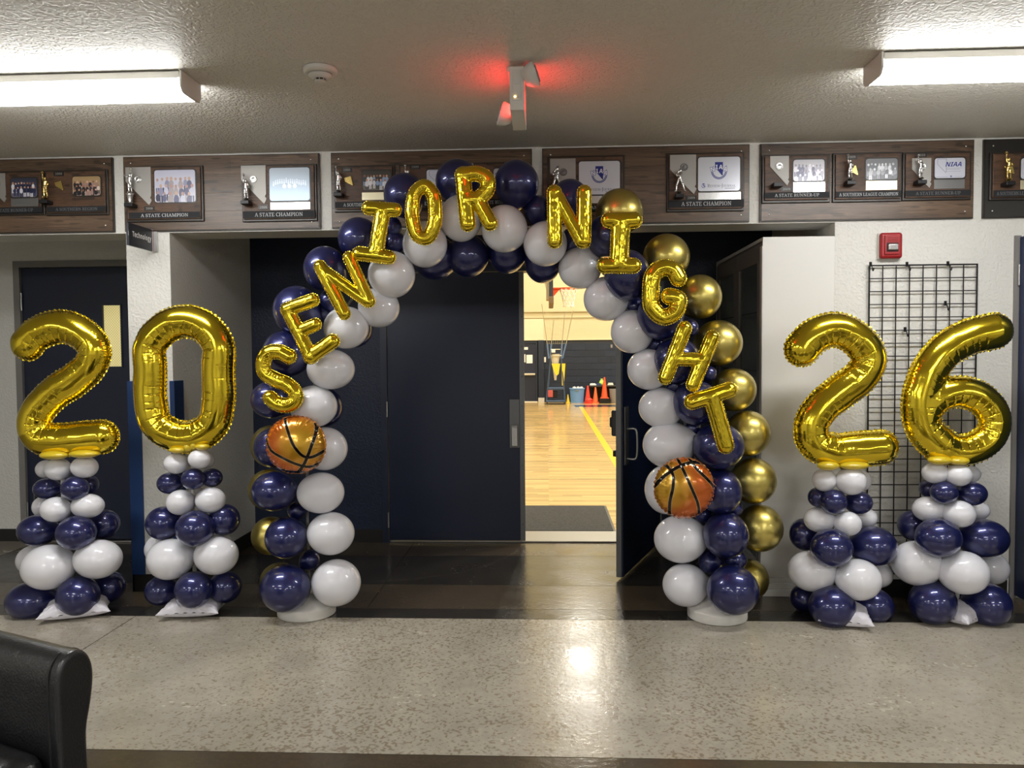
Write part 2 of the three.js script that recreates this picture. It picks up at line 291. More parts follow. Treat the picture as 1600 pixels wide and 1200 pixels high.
// [colour, size, x, y, rx, ry, depth offset, label]
const L = 'of the arch\'s left leg', R_ = 'of the arch\'s right leg', T = 'at the top of the arch';
const archBalloons = [
  ['navy', '', 446, 919, 40.5, 38.5, 0.13, `lowest big navy balloon ${L}, resting over its round white base`],
  ['white', '', 525.5, 910.5, 39.5, 37.5, 0.06, `lowest white balloon ${L}, over the right rim of the round base`],
  ['gold', '', 437, 908, 32, 30, -0.16, `lowest gold balloon ${L}, almost hidden behind the lowest navy balloon`],
  ['navy', '', 447, 840, 34, 33.5, 0.09, `second big navy balloon from the floor ${L}`],
  ['white', '', 517, 833.5, 38, 34.5, 0.05, `second white balloon from the floor ${L}`],
  ['gold', '', 423, 837, 31, 31, -0.15, `gold balloon ${L}, left of the second navy balloon from the floor`],
  ['navy', 'small', 484, 875, 17, 17, -0.03, `small navy balloon between the two lowest white balloons ${L}`],
  ['navy', 'small', 464, 798, 15, 15, -0.03, `small navy balloon between the second and third navy balloons ${L}`],
  ['navy', '', 428, 767.5, 35.5, 32, 0.07, `big navy balloon directly below the left basketball balloon`],
  ['white', '', 501, 770, 38, 33, 0.05, `white balloon just below and right of the left basketball balloon`],
  ['gold', '', 420, 765, 33, 33, -0.15, `gold crescent behind the navy balloon below the left basketball balloon`],
  ['navy', '', 430, 699, 34, 33, 0, `navy balloon behind the left edge of the left basketball balloon`],
  ['gold', '', 424, 697, 33, 34, -0.19, `gold crescent behind the left edge of the left basketball balloon`],
  ['white', '', 507, 701, 37, 35, 0, `white balloon behind the right edge of the left basketball balloon`],
  ['white', '', 490, 635, 38, 34, 0.06, `white balloon just right of the letter S, above the left basketball balloon`],
  ['navy', '', 506, 636, 31, 32, -0.18, `navy balloon peeping out behind the white balloon right of the letter S`],
  ['navy', '', 424, 624.5, 33, 30, 0.05, `navy balloon behind the lower curl of the letter S`],
  ['white', '', 517, 577, 38.3, 32.5, 0.05, `white balloon below the foot of the letter E`],
  ['navy', '', 447, 553, 37, 38, 0.03, `navy balloon behind the upper curl of the letter S`],
  ['white', '', 541, 512, 36, 34, 0.05, `white balloon under the left foot of the first letter N`],
  ['navy', '', 553, 514, 30, 30, -0.18, `navy balloon peeping out behind the white balloon under the first letter N`],
  ['navy', '', 464, 485, 37.5, 40, 0.03, `big navy balloon behind the letter E`],
  ['navy', 'small', 517, 470, 19, 19, -0.02, `small navy balloon behind the left stem of the first letter N`],
  ['navy', 'small', 500, 489, 20, 19, -0.05, `small navy balloon between the letters E and N, under the N's stem`],
  ['white', '', 592, 481, 33, 31.5, 0, `white balloon right of the first letter N, lower of the two there`],
  ['navy', '', 508, 420, 34, 36, 0.05, `big navy balloon behind the top of the first letter N`],
  ['white', '', 612, 429, 37.5, 37.5, 0.05, `white balloon under the foot of the letter I in the left word`],
  ['navy', '', 561, 373, 33.5, 34, 0.02, `navy balloon behind the left of the letter I in the left word`],
  ['navy', 'small', 613, 354, 15, 16, -0.02, `small navy balloon between the left word's letters I and O, upper one`],
  ['navy', 'small', 616, 378, 18, 18, -0.04, `small navy balloon between the left word's letters I and O, lower one`],
  ['white', '', 664, 382, 35.5, 36.5, 0.05, `white balloon behind the foot of the letter O`],
  ['navy', '', 632, 305, 33, 35, 0, `navy balloon behind the top left of the letter O`],
  ['navy', '', 715, 283, 35, 34, 0, `navy balloon behind the letter R, left of its bowl`],
  ['white', '', 720, 341, 33.5, 37, 0.05, `white balloon behind the legs of the letter R`],
  ['navy', '', 807, 287, 35, 37, 0, `highest navy balloon right of the letter R, free of any letter`],
  ['white', '', 788, 357.5, 36.5, 37.5, 0.05, `white balloon right of the letter R's leg, at the crown of the arch`],
  ['navy', '', 680, 403, 36, 35, -0.12, `navy balloon hanging below the white balloon under the letter O`],
  ['navy', '', 731, 400, 33, 34, -0.1, `navy balloon hanging below the letter R, under the crown of the arch`],
  ['navy', '', 792, 393, 31, 35, -0.14, `navy balloon hanging below the white balloon right of the letter R`],
  ['white', '', 852, 381, 34.5, 35.5, 0.05, `white balloon behind the left foot of the second letter N`],
  ['navy', '', 848, 409, 29, 34, -0.12, `navy balloon hanging below the white balloon at the second letter N`],
  ['navy', 'small', 840, 328, 22, 23, -0.05, `small navy balloon between the crown's big navy balloon and the second letter N`],
  ['navy', '', 890, 313, 31, 33, -0.02, `navy balloon behind the top of the second letter N`],
  ['navy', 'small', 899, 377, 24, 24, -0.06, `small navy balloon behind the right foot of the second letter N`],
  ['gold', '', 968, 331, 37, 36, -0.06, `topmost gold balloon, behind the top bar of the letter I in the right word`],
  ['navy', '', 951, 368, 33, 34, 0.05, `navy balloon behind the stem of the letter I in the right word`],
  ['white', '', 906, 419, 34, 33, -0.02, `white balloon below the second letter N, above the open doorway`],
  ['navy', '', 980, 430, 36, 40, 0.07, `navy balloon behind the foot of the letter I in the right word`],
  ['gold', '', 1041, 402, 36.5, 36.5, -0.08, `second gold balloon from the top, above the letter G`],
  ['white', '', 947, 467, 35.5, 35, -0.03, `white balloon left of the letter I's foot, above the gym's far wall`],
  ['navy', 'small', 993, 478, 14, 14, -0.04, `small navy balloon left of the letter G`],
  ['gold', '', 1093, 464, 34.5, 35, -0.08, `third gold balloon from the top, right of the letter G`],
  ['white', '', 988, 518, 34, 34.5, -0.03, `white balloon left of the lower half of the letter G`],
  ['navy', '', 1032, 493, 37, 38, 0.06, `big navy balloon behind the letter G`],
  ['navy', 'small', 1079, 513, 13, 14, -0.02, `small navy balloon between the letters G and H on their right`],
  ['navy', 'small', 1026, 538, 13, 13, -0.03, `small navy balloon between the letters G and H on their left`],
  ['gold', '', 1122, 536, 37.5, 36, -0.08, `fourth gold balloon from the top, behind the top of the letter H`],
  ['navy', '', 1058, 563, 36.5, 36, 0.06, `big navy balloon behind the letter H`],
  ['white', '', 1014, 577, 34, 32.5, -0.03, `white balloon left of the letter H`],
  ['navy', 'small', 1107, 584, 13, 13, -0.03, `small navy balloon right of the letter H's foot`],
  ['navy', 'small', 1057, 603, 15, 15, -0.03, `small navy balloon left of the letter H's right foot`],
  ['gold', '', 1146, 609, 35, 34, -0.08, `fifth gold balloon from the top, behind the right bar of the letter T`],
  ['white', '', 1033, 637, 35.5, 32, -0.03, `white balloon level with the letter T, second above the right basketball balloon`],
  ['navy', '', 1087, 629, 35.5, 35.5, 0.06, `navy balloon behind the left bar of the letter T`],
  ['gold', '', 1168, 677, 35, 36, -0.08, `sixth gold balloon from the top, right of the letter T's stem`],
  ['white', '', 1045, 695, 41, 37, -0.02, `large white balloon directly above the right basketball balloon`],
  ['navy', '', 1123, 697, 39.5, 37, 0.08, `navy balloon behind the foot of the letter T`],
  ['navy', 'small', 1083, 669, 13, 13, -0.03, `small navy balloon left of the letter T's stem, above the white balloon`],
  ['gold', '', 1177, 751, 35.5, 36, -0.08, `seventh gold balloon from the top, level with the right basketball balloon`],
  ['white', '', 1041, 765, 34, 39, -0.09, `white balloon behind the left edge of the right basketball balloon`],
  ['navy', '', 1126, 768, 33, 36.5, 0.06, `navy balloon right of the right basketball balloon`],
  ['navy', 'small', 1099, 803, 15, 14, -0.02, `small navy balloon under the right edge of the right basketball balloon`],
  ['navy', 'small', 1148, 795, 13, 13, -0.04, `small navy balloon between navy and gold, right of the right basketball balloon`],
  ['gold', '', 1187, 825, 36, 37, -0.08, `eighth gold balloon from the top, last big one ${R_}`],
  ['white', '', 1063, 842, 41.5, 37.5, -0.01, `white balloon directly below the right basketball balloon`],
  ['navy', '', 1134, 836, 35.5, 36.5, 0.1, `second big navy balloon from the floor ${R_}`],
  ['navy', 'small', 1109, 878, 18, 19, -0.02, `small navy balloon between the two lowest white balloons ${R_}`],
  ['navy', 'small', 1150, 875, 17, 16, -0.04, `small navy balloon between the two lowest big navy balloons ${R_}`],
  ['gold', '', 1170, 905, 31, 32, -0.16, `lowest gold balloon ${R_}, behind the lowest navy balloon`],
  ['white', '', 1071, 914, 36, 33.5, 0, `lowest white balloon ${R_}, over its round white base`],
  ['navy', '', 1145, 922, 40.5, 39, 0.16, `lowest big navy balloon ${R_}, resting over its round white base`],
];
for (const [c, size, x, y, rx, ry, dz, label] of archBalloons) {
  const z = AZ + dz; const k = AZ / z; // half-axes were read in pixels
  balloon(c, size, x, y, rx, ry, z, coreOf(at(x, y, z)).clone().add(V(0, 0, -0.02)), label, `${size ? size + ' ' : ''}${c} balloons of the arch`);
}
// ---------------------------------------------------------------- balloon columns under the digits
// ring by ring: [name of the ring, colour, size, [[place, x, y, rx, ry, where]]]; where: f front, m near front, s side, b back
const DZ = { f: 0.115, m: 0.07, s: 0.015, b: -0.1 };
const columns = [
  { x: 101, foot: 955, under: 'the leftmost digit two', rings: [
    ['top', 'white', 'small', [['front left', 90.5, 733, 21, 18.3, 'm'], ['front right', 132, 730, 21.3, 18, 'm'], ['rear left', 72, 733, 16, 15, 'b']]],
    ['second', 'navy', 'small', [['left', 73.5, 763.5, 21.5, 17.3, 's'], ['front', 117, 763, 21.7, 20, 'f'], ['rear right', 140, 757, 14, 15, 'b']]],
    ['third', 'white', 'small', [['front left', 87, 796, 24, 20.5, 'f'], ['right', 137, 790.5, 26, 20, 'm'], ['rear left', 66, 792, 15, 17, 'b']]],
    ['fourth', 'navy', '', [['left', 59, 828.5, 31.5, 25.5, 's'], ['front', 119, 832.5, 31.3, 28, 'f'], ['rear right', 162, 819, 25, 24, 'b']]],
    ['fifth', 'white', 'large', [['front left', 76, 886, 42, 36.7, 'f'], ['right', 153, 873.5, 38, 31.6, 'm'], ['rear left', 52, 875, 26, 24, 'b']]],
    ['bottom', 'navy', '', [['left', 49, 938.5, 40, 31.3, 'm'], ['front', 122, 931, 33.5, 32.5, 'f'], ['rear right', 169, 917, 27, 26, 'b']]],
  ], bag: [62, 172, 943, 975], collar: [[85, 711, 24, 7.5], [132, 709, 25, 6.8]] },
  { x: 303, foot: 948, under: 'the digit zero', rings: [
    ['top', 'white', 'small', [['front left', 275.5, 724, 19.7, 17, 'm'], ['front right', 312, 717, 18.3, 16.2, 'f'], ['rear right', 321, 719, 14.5, 14, 'b']]],
    ['second', 'navy', 'small', [['left', 265.5, 755, 20.5, 17.5, 's'], ['front', 302, 748.5, 19.2, 17.3, 'f'], ['right', 331, 746.5, 17, 15.2, 's']]],
    ['third', 'white', 'small', [['left', 282, 785, 22.5, 20.6, 'm'], ['right', 329, 781.5, 24.2, 21, 'm'], ['rear', 306, 776, 17, 16, 'b']]],
    ['fourth', 'navy', '', [['left', 256, 817.5, 28.5, 27.5, 's'], ['front', 304.7, 825.7, 31, 29, 'f'], ['right', 350, 812, 25, 25.5, 's']]],
    ['fifth', 'white', 'large', [['left', 266, 873.7, 36.8, 33.2, 'm'], ['right', 338, 867.5, 35.3, 31.5, 'm'], ['rear left', 245, 858, 19, 22, 'b'], ['rear right', 349, 852, 16, 18, 'b']]],
    ['bottom', 'navy', '', [['left', 252, 923, 26, 24, 's'], ['front', 302.5, 921.5, 30.2, 29.6, 'f'], ['right', 352, 917, 26, 25.7, 's']]],
  ], bag: [246, 349, 941, 970], collar: [[277, 703, 14, 5.5], [293, 699, 7, 7], [303, 696, 6, 7], [316, 698, 12, 5.5]] },
  { x: 1316, foot: 970, under: 'the second digit two', rings: [
    ['top', 'white', 'small', [['left', 1288, 750, 18.3, 18, 'm'], ['front', 1329.5, 752, 23.2, 21.4, 'f'], ['rear right', 1346, 751, 15, 16, 'b']]],
    ['second', 'navy', 'small', [['left', 1278, 777, 15.5, 15.7, 's'], ['front', 1302.5, 784, 20.4, 19.5, 'f'], ['right', 1341, 785, 21.2, 18.5, 's']]],
    ['third', 'white', 'small', [['left', 1281.5, 812, 25, 20.2, 's'], ['front', 1324.5, 818, 20.8, 19.2, 'f'], ['rear right', 1353, 809, 17, 15.2, 'b']]],
    ['fourth', 'navy', '', [['rear left', 1256, 835, 22, 25, 'b'], ['front', 1299.5, 856, 32, 30, 'f'], ['right', 1364, 853.5, 36, 31, 's']]],
    ['fifth', 'white', 'large', [['left', 1269.5, 892, 37.3, 32.2, 's'], ['front', 1341, 905.5, 35, 32, 'f'], ['rear right', 1372, 898, 22, 20, 'b']]],
    ['bottom', 'navy', '', [['rear left', 1258, 934.5, 23, 22, 'b'], ['front', 1300, 948, 35.7, 33.2, 'f'], ['right', 1365, 946.5, 30.5, 27.3, 's']]],
  ], bag: [1275, 1366, 960, 990], collar: [[1294, 727.5, 17, 7.5], [1334, 727, 23, 7]] },
  { x: 1497, foot: 968, under: 'the digit six', rings: [
    ['top', 'white', 'small', [['left', 1461, 739, 19.5, 16.6, 'm'], ['front', 1497.5, 742.5, 20, 17.1, 'f'], ['rear right', 1517, 741, 14, 13, 'b']]],
    ['second', 'navy', 'small', [['rear left', 1454, 763, 17, 15, 'b'], ['front', 1475, 769.5, 20.5, 17.7, 'f'], ['right', 1518, 771, 22.5, 18.7, 'm']]],
    ['third', 'white', 'small', [['left', 1452, 795.5, 25, 20, 's'], ['front', 1498, 803, 24.3, 21.2, 'f'], ['rear right', 1528, 797, 17, 15, 'b']]],
    ['fourth', 'navy', '', [['rear left', 1426, 821, 22, 23.5, 'b'], ['front', 1466, 840, 34, 30, 'f'], ['right', 1535, 841, 38, 30.3, 's']]],
    ['fifth', 'white', 'large', [['left', 1433, 880, 38, 34.5, 's'], ['front', 1505, 894.5, 37.5, 33.4, 'f'], ['rear right', 1549, 888, 25, 25, 'b']]],
    ['bottom', 'navy', '', [['front left', 1457, 941.5, 35.2, 34, 'm'], ['front right', 1544, 945, 33.5, 33.4, 'm'], ['rear', 1500, 925, 28, 28, 'b']]],
  ], bag: [1477, 1527, 960, 984], collar: [[1468, 719, 18, 7], [1498, 720, 16, 6.5]] },
];
const CZ = -4.29;
const bagMat = phys(lin(0.70, 0.68, 0.74), 0.45, 0, { sheen: 0.2 });
function bagGeo(w, d, h, seed) { // a pillow of film: corners drawn out and flat, creased towards the seams
  const n = 30, pos = [], idx = [];
  for (const s of [1, -1]) for (let j = 0; j <= n; j++) for (let i = 0; i <= n; i++) {
    const u = i / n * 2 - 1, v = j / n * 2 - 1, e = Math.max(0, 1 - u * u) * Math.max(0, 1 - v * v);
    const cr = 0.006 * (noise(u * 9 + seed, v * 9, 41) - 0.5) * Math.min(1, e * 8) + 0.006 * Math.sin(v * 22 + seed) * smooth(0.55, 0.95, Math.abs(u)) * (1 - v * v) + 0.006 * Math.sin(u * 22 + seed) * smooth(0.55, 0.95, Math.abs(v)) * (1 - u * u);
    const pull = 1 - 0.17 * (1 - v * v) * Math.abs(u) ** 3, pull2 = 1 - 0.17 * (1 - u * u) * Math.abs(v) ** 3;
    pos.push(u * w / 2 * pull, h * 0.36 + (s > 0 ? h * 0.64 : -h * 0.36) * Math.pow(e, 0.42) + (s > 0 ? cr : 0), v * d / 2 * pull2);
  }
  const m = (n + 1) * (n + 1);
  for (const k of [0, 1]) for (let j = 0; j < n; j++) for (let i = 0; i < n; i++) { const a = k * m + j * (n + 1) + i, b = a + 1, c = a + n + 1, e = c + 1; k ? idx.push(a, b, c, b, e, c) : idx.push(a, c, b, b, c, e); }
  const g = new THREE.BufferGeometry(); g.setAttribute('position', new THREE.Float32BufferAttribute(pos, 3)); g.setIndex(idx); g.computeVertexNormals(); return g;
}
columns.forEach((col, ci) => {
  const axis = at(col.x, 850, CZ);
  for (const [ring, color, size, list] of col.rings) for (const [place, x, y, rx, ry, w] of list) {
    const sc = size === 'small' ? 0.72 : 1, z = CZ + DZ[w] * sc, c = at(x, y, z);
    balloon(color, size, x, y, rx, ry, z, V(axis.x, c.y + 0.01, CZ), `${size ? size + ' ' : ''}${color} balloon at the ${place} of the ${ring} ring under ${col.under}`, `${size ? size + ' ' : ''}${color} balloons of the columns`);
  }
  const ytop = at(col.x, col.collar[0][1], CZ).y;
  const pole = thing('column_pole', `thin white pole inside the balloon column under ${col.under}`, 'pole', [axis.x, 0, CZ]);
  part('pole', bar([0, 0.05, 0], [0, ytop, 0], 0.011, 10), whitePlastic, pole);
  const [x0, x1, y0, y1] = col.bag, zf = [-4.06, -4.10, -4.04, -4.10][ci], a = at(x0, 965, -4.2), b = at(x1, 965, -4.2);
  const t = thing('weight_bag', `crumpled white weight bag on the floor under ${col.under}`, 'bag', [(a.x + b.x) / 2, 0, zf - 0.17], [0.42, 0.12, -0.3, 0.6][ci]);
  part('bag', bagGeo(ci === 3 ? 0.28 : (b.x - a.x) * 0.9, 0.30, 0.11, 3 + ci * 7), bagMat, t);
  col.collar.forEach(([cx, cy, rx, ry], k) => {
    const place = col.collar.length > 2 ? ['leftmost', 'second', 'third', 'rightmost'][k] : ['left', 'right'][k], z = CZ + 0.10, c = at(cx, cy, z);
    balloon('yellow', 'small', cx, cy, rx, ry, z, V(axis.x, c.y - 0.01, CZ), `${place} small yellow balloon squeezed under the foot of ${col.under}`, 'yellow balloons under the gold digits');
  });
});

// ---------------------------------------------------------------- foil balloons
// strokes: { pts: [[x, y]...] in metres, r, closed }; a stroke is an inflated tube pinched at its seam, gathered on the inside of its bends
function prepare(strokes, small) {
  return strokes.map((st) => {
    const c = new THREE.CatmullRomCurve3(st.pts.map((p) => V(p[0], p[1], 0)), !!st.closed, 'centripetal');
    const len = c.getLength(), n = Math.max(1, st.pts.length < 3 ? 1 : Math.round(len / (small ? 0.006 : 0.014)));
    const P = c.getSpacedPoints(n).map((v) => [v.x, v.y]), m = P.length, K = new Float32Array(m);
    for (let i = 0; i < m; i++) {
      const a = st.closed ? P[(i - 1 + m - 1) % (m - 1)] : P[Math.max(0, i - 1)], b = P[i], d = st.closed ? P[(i + 1) % (m - 1)] : P[Math.min(m - 1, i + 1)];
      const t0 = Math.atan2(b[1] - a[1], b[0] - a[0]), t1 = Math.atan2(d[1] - b[1], d[0] - b[0]); let dt = t1 - t0; while (dt > Math.PI) dt -= 2 * Math.PI; while (dt < -Math.PI) dt += 2 * Math.PI;
      K[i] = (!st.closed && (i === 0 || i === m - 1)) || m < 3 ? 0 : dt / (len / (m - 1));
    }
    const S = K.map((_, i) => { let s = 0, w = 0; for (let o = -3; o <= 3; o++) { const q = i + o; if (q < 0 || q >= m) continue; s += K[q]; w++; } return s / w; });
    return { P, K: S, r: st.r, len, ds: len / (m - 1), closed: st.closed };
  });
}
function near(st, x, y, out) {
  let best = 1e9; const P = st.P;
  for (let i = 0; i < P.length - 1; i++) {
    const ax = P[i][0], ay = P[i][1], dx = P[i + 1][0] - ax, dy = P[i + 1][1] - ay, l2 = dx * dx + dy * dy || 1e-12;
    const tr = ((x - ax) * dx + (y - ay) * dy) / l2, t = clamp(tr), ex = x - ax - t * dx, ey = y - ay - t * dy, d2 = ex * ex + ey * ey;
    if (d2 < best) { best = d2; const l = Math.sqrt(l2); out.u = (dx * ey - dy * ex) / l; out.k = lerp(st.K[i], st.K[i + 1], t); out.s = (i + t) * st.ds; out.over = (tr - t) * l; if (st.closed) out.over = 0; }
  }
  out.d = Math.sqrt(best); return out;
}
const tmp = {};
function foilField(strokes, small) {
  const lam = small ? 0.016 : 0.048, A = small ? 0.0024 : 0.0075, lam2 = small ? 0.0085 : 0.019, A2 = small ? 0.0008 : 0.0016, pw = 1.85;
  return (x, y, z) => {
    let f = 1e9;
    for (const st of strokes) {
      near(st, x, y, tmp); const r = st.r, q = tmp.d / r;
      let g = r * (Math.pow(Math.pow(q, pw) + Math.pow(Math.abs(z) / (0.86 * r), pw), 1 / pw) - 1);
      if (q < 1.5) {
        const side = tmp.u * Math.sign(tmp.k) / r, bend = clamp(Math.abs(tmp.k) * r * 1.7);
        const inner = smooth(-0.15, 0.4, side) * bend, ph = tmp.s / lam + 0.7 * noise(tmp.s / lam * 0.8, 3.3, 51) + 0.12 * noise(x * 60, y * 60, 52);
        const c = Math.abs(Math.sin(Math.PI * ph));
        g += A * inner * (Math.exp(-Math.pow(c / 0.2, 2)) + 0.5 * noise(tmp.s / lam * 1.9, side * 2 + 5, 53));
        let se = tmp.s; if (tmp.over) se += Math.atan2(tmp.u, tmp.over) * r;
        g += (small ? 0.0006 : 0.003) * smooth(0.0, 0.22, side) * bend;
        if (small) { const ln = tmp.u / r; for (const c0 of [-0.42, 0.18, 0.5]) g += 0.0007 * Math.exp(-Math.pow((ln - c0 - 0.25 * (noise(tmp.s * 40 + c0 * 30, 7, 56) - 0.5)) / 0.07, 2)); }
        const e = smooth(0.62, 1.0, q) * (tmp.over ? 1.5 : 1);
        g += A2 * e * (0.5 + 0.5 * Math.sin(2 * Math.PI * se / lam2 + 3 * noise(se / lam2 * 0.5, tmp.u > 0 ? 9 : 2, 54)));
        g += (small ? 0.0012 : 0.003) * (noise(x * (small ? 55 : 18) + 7, y * (small ? 55 : 18), 55) - 0.5);
      }
      const k = r * 0.28, h = Math.max(k - Math.abs(f - g), 0) / k; f = Math.min(f, g) - (f > 1e8 ? 0 : h * h * k * 0.25);
    }
    return f;
  };
}
function surfaceNet(f, lo, hi, cell, sharpen = true) {
  const n = [0, 1, 2].map((a) => Math.ceil((hi[a] - lo[a]) / cell) + 1), [nx, ny, nz] = n, F = new Float32Array(nx * ny * nz);
  const id = (i, j, k) => (k * ny + j) * nx + i;
  for (let k = 0; k < nz; k++) for (let j = 0; j < ny; j++) for (let i = 0; i < nx; i++) F[id(i, j, k)] = f(lo[0] + i * cell, lo[1] + j * cell, lo[2] + k * cell);
  const vid = new Int32Array(nx * ny * nz).fill(-1), pos = [], nor = [], idx = [];
  const E = [[0, 1], [2, 3], [4, 5], [6, 7], [0, 2], [1, 3], [4, 6], [5, 7], [0, 4], [1, 5], [2, 6], [3, 7]];
  for (let k = 0; k < nz - 1; k++) for (let j = 0; j < ny - 1; j++) for (let i = 0; i < nx - 1; i++) {
    const c = []; let m = 0; for (let q = 0; q < 8; q++) { const v = F[id(i + (q & 1), j + ((q >> 1) & 1), k + (q >> 2))]; c.push(v); if (v < 0) m++; }
    if (m === 0 || m === 8) continue;
    let x = 0, y = 0, z = 0, w = 0;
    for (const [a, b] of E) if ((c[a] < 0) !== (c[b] < 0)) { const t = c[a] / (c[a] - c[b]); x += lerp(a & 1, b & 1, t); y += lerp((a >> 1) & 1, (b >> 1) & 1, t); z += lerp(a >> 2, b >> 2, t); w++; }
    let p = [lo[0] + (i + x / w) * cell, lo[1] + (j + y / w) * cell, lo[2] + (k + z / w) * cell], g, e = cell * 0.35;
    for (let it = 0; it < 2; it++) {
      const v = f(...p); g = [f(p[0] + e, p[1], p[2]) - v, f(p[0], p[1] + e, p[2]) - v, f(p[0], p[1], p[2] + e) - v].map((q) => q / e);
      const l2 = g[0] * g[0] + g[1] * g[1] + g[2] * g[2] || 1;
      if (it === 0) { const s = clamp(v / l2, -0.5 * cell, 0.5 * cell); p = p.map((q, a) => q - g[a] * s); }
    }
    const l = Math.hypot(...g) || 1; vid[id(i, j, k)] = pos.length / 3; pos.push(...p); nor.push(g[0] / l, g[1] / l, g[2] / l);
  }
  for (let k = 1; k < nz - 1; k++) for (let j = 1; j < ny - 1; j++) for (let i = 1; i < nx - 1; i++) {
    const s = F[id(i, j, k)] < 0;
    const quad = (a, b, c, d, flip) => { if (a < 0 || b < 0 || c < 0 || d < 0) return; flip ? idx.push(a, c, b, a, d, c) : idx.push(a, b, c, a, c, d); };
    if (s !== F[id(i + 1, j, k)] < 0) quad(vid[id(i, j - 1, k - 1)], vid[id(i, j, k - 1)], vid[id(i, j, k)], vid[id(i, j - 1, k)], !s);
    if (s !== F[id(i, j + 1, k)] < 0) quad(vid[id(i - 1, j, k - 1)], vid[id(i - 1, j, k)], vid[id(i, j, k)], vid[id(i, j, k - 1)], !s);
    if (s !== F[id(i, j, k + 1)] < 0) quad(vid[id(i - 1, j - 1, k)], vid[id(i, j - 1, k)], vid[id(i, j, k)], vid[id(i - 1, j, k)], !s);
  }
  const g = new THREE.BufferGeometry(); g.setAttribute('position', new THREE.Float32BufferAttribute(pos, 3)); g.setAttribute('normal', new THREE.Float32BufferAttribute(nor, 3)); g.setIndex(idx); return g;
}
// the flat welded rim all round: a ruffled ribbon along the outline
function rimGeo(f2, lo, hi, cell, width, thick, wave) {
  const nx = Math.ceil((hi[0] - lo[0]) / cell) + 1, ny = Math.ceil((hi[1] - lo[1]) / cell) + 1, F = [];
  for (let j = 0; j < ny; j++) for (let i = 0; i < nx; i++) F.push(f2(lo[0] + i * cell, lo[1] + j * cell));
  const next = new Map(), P = (i, j) => F[j * nx + i], pt = new Map();
  const edge = (i, j, v) => { const key = v ? 'v' + (j * nx + i) : 'h' + (j * nx + i); if (!pt.has(key)) { const a = P(i, j), b = v ? P(i, j + 1) : P(i + 1, j), t = a / (a - b); pt.set(key, [lo[0] + (i + (v ? 0 : t)) * cell, lo[1] + (j + (v ? t : 0)) * cell]); } return key; };
  for (let j = 0; j < ny - 1; j++) for (let i = 0; i < nx - 1; i++) {
    const a = P(i, j) < 0, b = P(i + 1, j) < 0, c = P(i + 1, j + 1) < 0, d = P(i, j + 1) < 0, s = a + 2 * b + 4 * c + 8 * d; if (s === 0 || s === 15) continue;
    const B = () => edge(i, j, 0), R = () => edge(i + 1, j, 1), U = () => edge(i, j + 1, 0), Lf = () => edge(i, j, 1), add = (p, q) => next.set(p, q);
    ({ 1: () => add(B(), Lf()), 2: () => add(R(), B()), 3: () => add(R(), Lf()), 4: () => add(U(), R()), 5: () => { add(B(), Lf()); add(U(), R()); }, 6: () => add(U(), B()), 7: () => add(U(), Lf()),
      8: () => add(Lf(), U()), 9: () => add(B(), U()), 10: () => { add(R(), B()); add(Lf(), U()); }, 11: () => add(R(), U()), 12: () => add(Lf(), R()), 13: () => add(B(), R()), 14: () => add(Lf(), B()) })[s]();
  }
  const pos = [], idx = [], seen = new Set();
  for (const k0 of next.keys()) {
    if (seen.has(k0)) continue; const loop = []; let k = k0; while (k && !seen.has(k)) { seen.add(k); loop.push(pt.get(k)); k = next.get(k); }
    if (loop.length < 8) continue;
    const n = loop.length, base = pos.length / 3; let s = 0;
    for (let i = 0; i < n; i++) {
      const p = loop[i], e = cell * 0.5, gx = f2(p[0] + e, p[1]) - f2(p[0] - e, p[1]), gy = f2(p[0], p[1] + e) - f2(p[0], p[1] - e), l = Math.hypot(gx, gy) || 1, ox = gx / l, oy = gy / l;
      const q = loop[(i + n - 1) % n]; s += Math.hypot(p[0] - q[0], p[1] - q[1]);
      const ph = s / wave + 0.8 * noise(s / wave * 0.6, 1.5, 61), w = width * (0.62 + 0.38 * Math.sin(2 * Math.PI * ph)), zz = width * 0.35 * Math.sin(2 * Math.PI * ph + 1.2);
      const a = -width * 0.6;
      pos.push(p[0] + ox * a, p[1] + oy * a, thick, p[0] + ox * w, p[1] + oy * w, zz + thick, p[0] + ox * w, p[1] + oy * w, zz - thick, p[0] + ox * a, p[1] + oy * a, -thick);
    }
    for (let i = 0; i < n; i++) { const a = base + 4 * i, b = base + 4 * ((i + 1) % n); for (let q = 0; q < 3; q++) idx.push(a + q, b + q, a + q + 1, b + q, b + q + 1, a + q + 1); }
  }
  let g = new THREE.BufferGeometry(); g.setAttribute('position', new THREE.Float32BufferAttribute(pos, 3)); g.setIndex(idx); g.computeVertexNormals(); return g;
}
const goldFoil = phys(lin(0.80, 0.60, 0.03), 0.13, 1, { clearcoat: 0.3, clearcoatRoughness: 0.05 });
